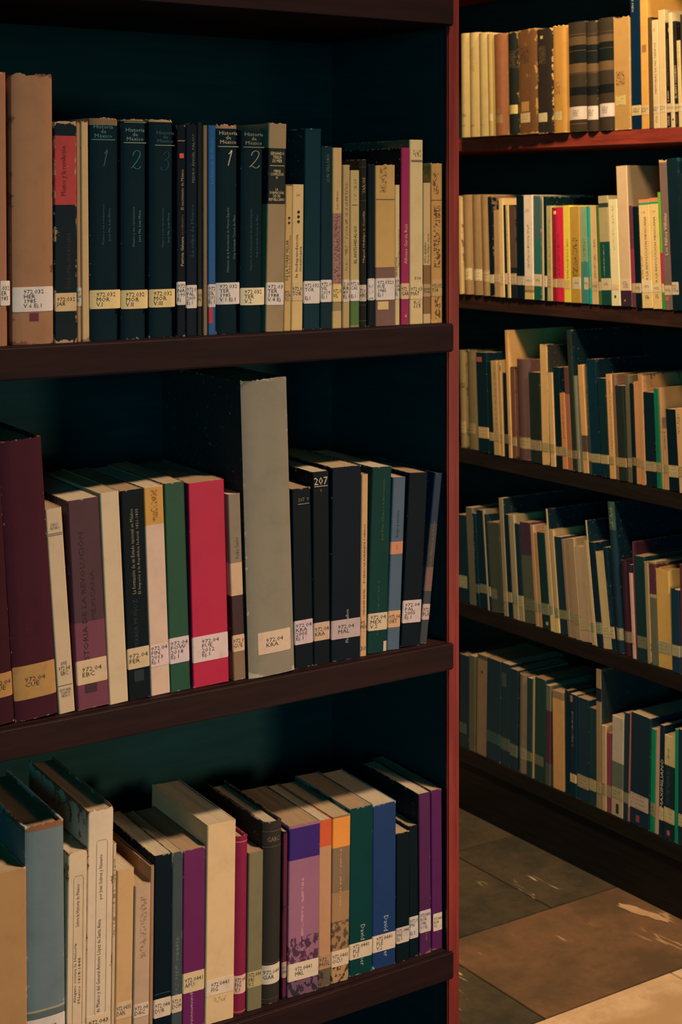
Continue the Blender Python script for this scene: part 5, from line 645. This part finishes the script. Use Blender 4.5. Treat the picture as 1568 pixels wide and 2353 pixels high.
(6, -2.75, 0.0233, 0.3483, 0.2284, -0.1039, 0.0008, 'rd', 0, (0.009, 0.042, 0.065), [(0.999, (0.049, 0.116, 0.098)), (0.8129, (0.008, 0.038, 0.065))], (0.0307, 0.0579, (0.395, 0.372, 0.22), '', 0, 1), [('LETRAS', 'v', 0.2898, 0.3357, 0.55, 0.4, (0.395, 0.372, 0.177))], [], None, [], [], [], [], (0.006, 0.029, 0.048), 'tall black volume with gold lettered grey head, thirtieth from post, far bookcase fourth shelf'),
(6, -2.7259, 0.0275, 0.2191, 0.1534, -0.0741, 0.0013, 'rd', 0.002, (0.059, 0.024, 0.045), [], (0.0312, 0.0565, (0.296, 0.236, 0.177), '', 0, 1), [], [], None, [], [], [], [], None, 'dark maroon volume with pale head, thirty-first from the post on far bookcase fourth shelf'),
(6, -2.6972, 0.0106, 0.2136, 0.1496, -0.0678, 0.0011, 'pb', 0, (0.82, 0.524, 0.423), [(0.999, (0.023, 0.029, 0.045)), (0.9115, (0.82, 0.524, 0.423))], (0.034, 0.0592, (0.772, 0.463, 0.34), '', 0, 1), [], [], None, [], [], [], [], None, 'thin pink cream spine, thirty-second from the post on far bookcase fourth shelf'),
(6, -2.6858, 0.0024, 0.2678, 0.1732, -0.0528, 0.0013, 'pb', 0, (0.122, 0.029, 0.057), [], None, [], [], None, [], [], [], [], (0.075, 0.022, 0.045), 'thin tall wine red volume, thirty-third from the post on far bookcase fourth shelf'),
(6, -2.6828, 0.03, 0.2373, 0.1619, -0.0532, 0.0029, 'pb', 0, (0.011, 0.053, 0.057), [], (0.0284, 0.0554, (0.203, 0.223, 0.14), '', 0, 1), [], [], None, [], [], [], [], None, 'dark green volume, thirty-fourth from the post on far bookcase fourth shelf'),
(6, -2.65, 0.0119, 0.2301, 0.1604, -0.0506, 0.0011, 'pb', 0.003, (0.41, 0.322, 0.177), [], None, [], [], (0.25, (0.054, 0.077, 0.072)), [], [], [], [], None, 'tan volume with torn paper, thirty-fifth from the post on far bookcase fourth shelf'),
(6, -2.6375, 0.0195, 0.2321, 0.1517, -0.0498, 0.0032, 'pb', 0, (0.35, 0.277, 0.152), [(0.977, (0.114, 0.038, 0.072)), (0.6844, (0.475, 0.389, 0.22)), (0.6536, (0.155, 0.175, 0.118))], None, [], [], (0.2, (0.395, 0.307, 0.164)), [], [], [], [], None, 'tan framed spine with maroon panel, thirty-sixth from the post on far bookcase fourth shelf'),
(6, -2.6168, 0.0406, 0.2218, 0.15, -0.0472, 0.0031, 'pb', 0.006, (0.007, 0.038, 0.054), [(0.999, (0.772, 0.503, 0.152)), (0.999, (0.007, 0.038, 0.054))], (0.0323, 0.0589, (0.442, 0.444, 0.251), '', 0, 1), [], [], None, [], [], [], [], None, 'wide black green volume with torn bright head, thirty-seventh from post, far bookcase fourth shelf'),
(6, -2.5725, 0.0251, 0.1868, 0.1199, -0.0287, 0.0007, 'pb', 0.004, (0.007, 0.047, 0.089), [], (0.036, 0.0607, (0.459, 0.463, 0.268), '', 0, 1), [], [], None, [], [], [], [], None, 'dark teal volume with ragged head, thirty-eighth from the post on far bookcase fourth shelf'),
(6, -2.5469, 0.0251, 0.2448, 0.162, -0.0197, 0.0016, 'pb', 0.002, (0.122, 0.038, 0.061), [], (0.0384, 0.0629, (0.442, 0.444, 0.268), '', 0, 1), [], [], None, [], [], [], [], None, 'dark red volume, thirty-ninth from the post on far bookcase fourth shelf'),
(7, -3.342, 0.0383, 0.243, 0.1573, 0.0052, 0.0022, 'pb', 0.003, (0.009, 0.04, 0.063), [(0.999, (0.456, 0.349, 0.176)), (0.9942, (0.009, 0.04, 0.063))], (0.0352, 0.0627, (0.068, 0.139, 0.103), '', 0, 0.8), [], [], None, [], [], [], [], None, 'black volume with ragged tan head, first from the post on far bookcase bottom shelf'),
(7, -3.3017, 0.0259, 0.2476, 0.1726, 0.0063, 0.0018, 'pb', 0, (0.128, 0.139, 0.088), [], None, [], [], None, [], [], [], [], None, 'olive brown volume, second from the post on far bookcase bottom shelf'),
(7, -3.27, 0.0372, 0.2586, 0.1701, 0.0167, 0.0022, 'pb', 0, (0.315, 0.223, 0.137), [(0.999, (0.081, 0.11, 0.075)), (0.9531, (0.315, 0.223, 0.137))], None, [], [], None, [], [(0.422, 0.586, 0.2118, 0.2176, (0.012, 0.023, 0.028))], [], [], None, 'brown tan volume with green head, third from the post on far bookcase bottom shelf'),
(7, -3.2294, 0.0555, 0.2588, 0.1713, 0.0172, 0.0011, 'pb', 0, (0.008, 0.042, 0.067), [], (0.0432, 0.0721, (0.033, 0.11, 0.103), '', 0, 1), [], [], None, [], [], [], [], None, 'wide black volume, fourth from the post on far bookcase bottom shelf'),
(7, -3.1733, 0.034, 0.259, 0.1798, 0.0168, 0.0029, 'pb', 0, (0.008, 0.045, 0.063), [], (0.0382, 0.0687, (0.111, 0.16, 0.114), '', 0, 1), [], [], None, [], [(0.046, 0.563, 0.1979, 0.2342, (0.063, 0.092, 0.075))], [], [], None, 'black volume with dim paper label, fifth from the post on far bookcase bottom shelf'),
(7, -3.1382, 0.0292, 0.2519, 0.1659, 0.0147, 0.003, 'pb', 0, (0.008, 0.042, 0.063), [], (0.0322, 0.0625, (0.165, 0.196, 0.137), '', 0, 1), [], [], None, [], [], [], [], None, 'plain black volume, sixth from the post on far bookcase bottom shelf'),
(7, -3.1071, 0.0334, 0.2466, 0.1659, 0.0094, 0.0025, 'rd', 0, (0.286, 0.223, 0.149), [], (0.0343, 0.0644, (0.394, 0.349, 0.206), '', 0, 1), [], [], None, [], [], [], [], None, 'tan brown volume with rounded spine, seventh from the post on far bookcase bottom shelf'),
(7, -3.0709, 0.0194, 0.2459, 0.1637, 0.0093, 0.001, 'pb', 0, (0.01, 0.063, 0.067), [], (0.0394, 0.0618, (0.209, 0.237, 0.137), '', 0, 1), [], [], None, [], [], [], [], None, 'dark green paperback, eighth from the post on far bookcase bottom shelf'),
(7, -3.0509, 0.0071, 0.2509, 0.1614, 0.0135, 0.0021, 'pb', 0, (0.72, 0.445, 0.206), [], None, [], [], None, [], [], [], [], None, 'thin bright tan paperback, ninth from the post on far bookcase bottom shelf'),
(7, -3.0417, 0.0394, 0.2546, 0.1718, 0.0111, 0.0015, 'pb', 0, (0.012, 0.066, 0.059), [], (0.0386, 0.0627, (0.165, 0.196, 0.114), '', 0, 0.85), [], [], None, [], [], [], [], None, 'wide dark green volume, tenth from the post on far bookcase bottom shelf'),
(7, -3.0007, 0.0166, 0.2449, 0.1692, 0.0136, 0.0012, 'pb', 0, (0.095, 0.037, 0.067), [(0.999, (0.176, 0.184, 0.125)), (0.7455, (0.095, 0.037, 0.067)), (0.2191, (0.103, 0.11, 0.084))], None, [], [], None, [], [], [], [], None, 'narrow dark wine paperback, eleventh from the post on far bookcase bottom shelf'),
(7, -2.9739, 0.0402, 0.2377, 0.1542, -0.0138, 0.0034, 'pb', 0, (0.82, 0.465, 0.162), [(0.999, (0.377, 0.266, 0.137)), (0.9183, (0.82, 0.465, 0.162))], None, [], [], None, [], [], [], [], None, 'bright orange tan volume, twelfth from the post on far bookcase bottom shelf'),
(7, -2.9303, 0.0152, 0.2499, 0.1632, -0.0093, 0.0035, 'pb', 0.002, (0.007, 0.035, 0.052), [], None, [], [], None, [], [], [], [], None, 'narrow black paperback with torn head, thirteenth from the post on far bookcase bottom shelf'),
(7, -2.9105, 0.0226, 0.2461, 0.1635, 0.0, 0.0006, 'pb', 0, (0.008, 0.037, 0.059), [], (0.0343, 0.0548, (0.82, 0.602, 0.292), '', 0, 1), [], [(0.4888, 0.8302, 0.4, 0.2, (0.33, 0.266, 0.162), 260, 620)], None, [], [(0.07, 0.442, 0.2265, 0.2422, (0.503, 0.196, 0.162))], [], [], None, 'black paperback with red mark at head, fourteenth from the post on far bookcase bottom shelf'),
(7, -2.8873, 0.0398, 0.2438, 0.1564, 0.0, 0.0031, 'pb', 0, (0.008, 0.045, 0.075), [], (0.0295, 0.0596, (0.503, 0.405, 0.222), '', 0, 1), [], [], None, [], [], [], [], None, 'wide black volume under loose pages, fifteenth from the post on far bookcase bottom shelf'),
(7, -2.8453, 0.0236, 0.2295, 0.1537, 0.0, 0.0023, 'pb', 0, (0.01, 0.056, 0.075), [], (0.0341, 0.0611, (0.563, 0.465, 0.238), '', 0, 1), [], [], None, [], [], [], [], None, 'black green paperback, sixteenth from the post on far bookcase bottom shelf'),
(7, -2.8194, 0.017, 0.3264, 0.225, -0.0034, 0.0016, 'pb', 0, (0.411, 0.314, 0.162), [(0.8625, (0.009, 0.026, 0.045)), (0.7656, (0.411, 0.314, 0.162))], (0.0353, 0.0592, (0.523, 0.405, 0.206), '', 0, 1), [], [], None, [], [], [], [], (0.042, 0.063, 0.067), 'tall olive tan volume with black band, seventeenth from the post on far bookcase bottom shelf'),
(7, -2.8006, 0.0152, 0.1989, 0.1352, -0.0055, 0.0014, 'pb', 0, (0.696, 0.487, 0.273), [], (0.0371, 0.0638, (0.447, 0.385, 0.206), '', 0, 1), [], [], None, [], [], [], [], None, 'slim pinkish tan paperback, eighteenth from the post on far bookcase bottom shelf'),
(7, -2.7848, 0.014, 0.1865, 0.1253, 0.0, 0.0025, 'pb', 0, (0.315, 0.073, 0.119), [], (0.0357, 0.0624, (0.447, 0.314, 0.206), '', 0, 1), [], [], None, [], [], [], [], None, 'slim dull red paperback, nineteenth from the post on far bookcase bottom shelf'),
(7, -2.7691, 0.0378, 0.2313, 0.16, 0.0141, 0.0019, 'pb', 0, (0.65, 0.578, 0.442), [(0.5417, (0.155, 0.209, 0.162)), (0.2501, (0.584, 0.487, 0.311))], (0.0407, 0.0654, (0.523, 0.445, 0.255), '', 0, 1), [], [], None, [], [(0.402, 0.65, 0.0062, 0.0291, (0.029, 0.05, 0.052))], [], [], None, 'wide grey tan paperback with dark picture, twentieth from the post on far bookcase bottom shelf'),
(7, -2.7306, 0.0137, 0.2488, 0.1613, 0.0172, 0.0026, 'pb', 0, (0.014, 0.05, 0.075), [], (0.0393, 0.0639, (0.33, 0.314, 0.191), '', 0, 1), [], [], None, [], [], [], [], None, 'narrow dark paperback, twenty-first from the post on far bookcase bottom shelf'),
(7, -2.7159, 0.0059, 0.254, 0.1712, 0.0289, 0.0025, 'pb', 0, (0.65, 0.237, 0.191), [], (0.0335, 0.0638, (0.82, 0.678, 0.466), '', 0, 1), [], [], None, [], [], [], [], None, 'thin salmon paperback, twenty-second from the post on far bookcase bottom shelf'),
(7, -2.7071, 0.0617, 0.2559, 0.1695, 0.0195, 0.0009, 'pb', 0, (0.007, 0.037, 0.067), [], (0.0375, 0.0714, (0.65, 0.509, 0.395), '', 0, 0.95), [], [], None, [], [(0.321, 0.504, 0.0081, 0.0233, (0.377, 0.077, 0.125))], [], [], None, 'very thick black volume with wide sticker, twenty-third from the post on far bookcase bottom shelf'),
(7, -2.6448, 0.0144, 0.2346, 0.1586, 0.019, 0.0028, 'pb', 0, (0.002, 0.331, 0.149), [], (0.0364, 0.0661, (0.286, 0.314, 0.162), '', 0, 1), [], [], None, [], [], [], [], None, 'narrow vivid green paperback, twenty-fourth from the post on far bookcase bottom shelf'),
(7, -2.6298, 0.0113, 0.2379, 0.1537, 0.0186, 0.0034, 'pb', 0, (0.696, 0.465, 0.331), [], None, [], [], None, [], [], [], [], None, 'narrow pinkish tan paperback, twenty-fifth from the post on far bookcase bottom shelf'),
(7, -2.6176, 0.0137, 0.2504, 0.1719, 0.0165, 0.0034, 'pb', 0, (0.01, 0.035, 0.059), [], (0.0355, 0.0641, (0.82, 0.704, 0.373), '', 0, 1), [('MAXIMILIANO', 'v', 0.0636, 0.1739, 0.6, 0.6, (0.82, 0.817, 0.518))], [], None, [], [], [], [], None, 'black paperback with pale upright capitals, twenty-sixth from the post on far bookcase bottom shelf'),
(7, -2.6015, 0.0326, 0.232, 0.1497, 0.0159, 0.0023, 'pb', 0, (0.82, 0.704, 0.351), [(0.999, (0.82, 0.704, 0.351)), (0.7116, (0.008, 0.035, 0.059))], (0.0367, 0.0697, (0.769, 0.652, 0.331), '', 0, 1), [], [(0.7511, 0.8774, 0.4, 0.2, (0.286, 0.237, 0.149), 260, 620), (0.3401, 0.6879, 0.4, 0.3, (0.029, 0.092, 0.125), 260, 620)], None, [], [(0.331, 0.59, 0.0084, 0.0194, (0.72, 0.139, 0.206))], [], [], None, 'paperback, cream head above black body, twenty-seventh from the post on far bookcase bottom shelf'),
(7, -2.5663, 0.0102, 0.2546, 0.1653, 0.0068, 0.0006, 'pb', 0, (0.002, 0.331, 0.162), [], None, [], [], None, [], [], [], [], None, 'thin green paperback, twenty-eighth from the post on far bookcase bottom shelf'),
(7, -2.5551, 0.0285, 0.2577, 0.1774, 0.0046, 0.0005, 'pb', 0, (0.008, 0.04, 0.075), [], (0.0421, 0.0692, (0.606, 0.531, 0.292), '', 0, 1), [], [], None, [], [], [], [], None, 'dark navy volume with lit head, twenty-ninth from the post on far bookcase bottom shelf')]
for i, (ri, u, w, h, d, lean, off, kind, jag, col, bands, sticker, titles, prints, wear, lines, marks, dots, frames, side_col, label) in enumerate(BOOKS):
    side, z, twist, group = ROWS[ri]
    up = w * math.sin(lean) if lean > 0 else 0
    z += .0003 + up
    loc = (u, LY + off, z) if side == 'L' else (RX + off, -u, z)
    root = empty('book', loc, label, 'book', group)
    root.rotation_euler = (0, lean, math.radians(twist) if side == 'L' else -math.pi / 2)
    make_book(root, w, h, d, kind, jag, col, bands, sticker, titles, prints, wear, lines, marks, dots, frames, side_col, i + 11)
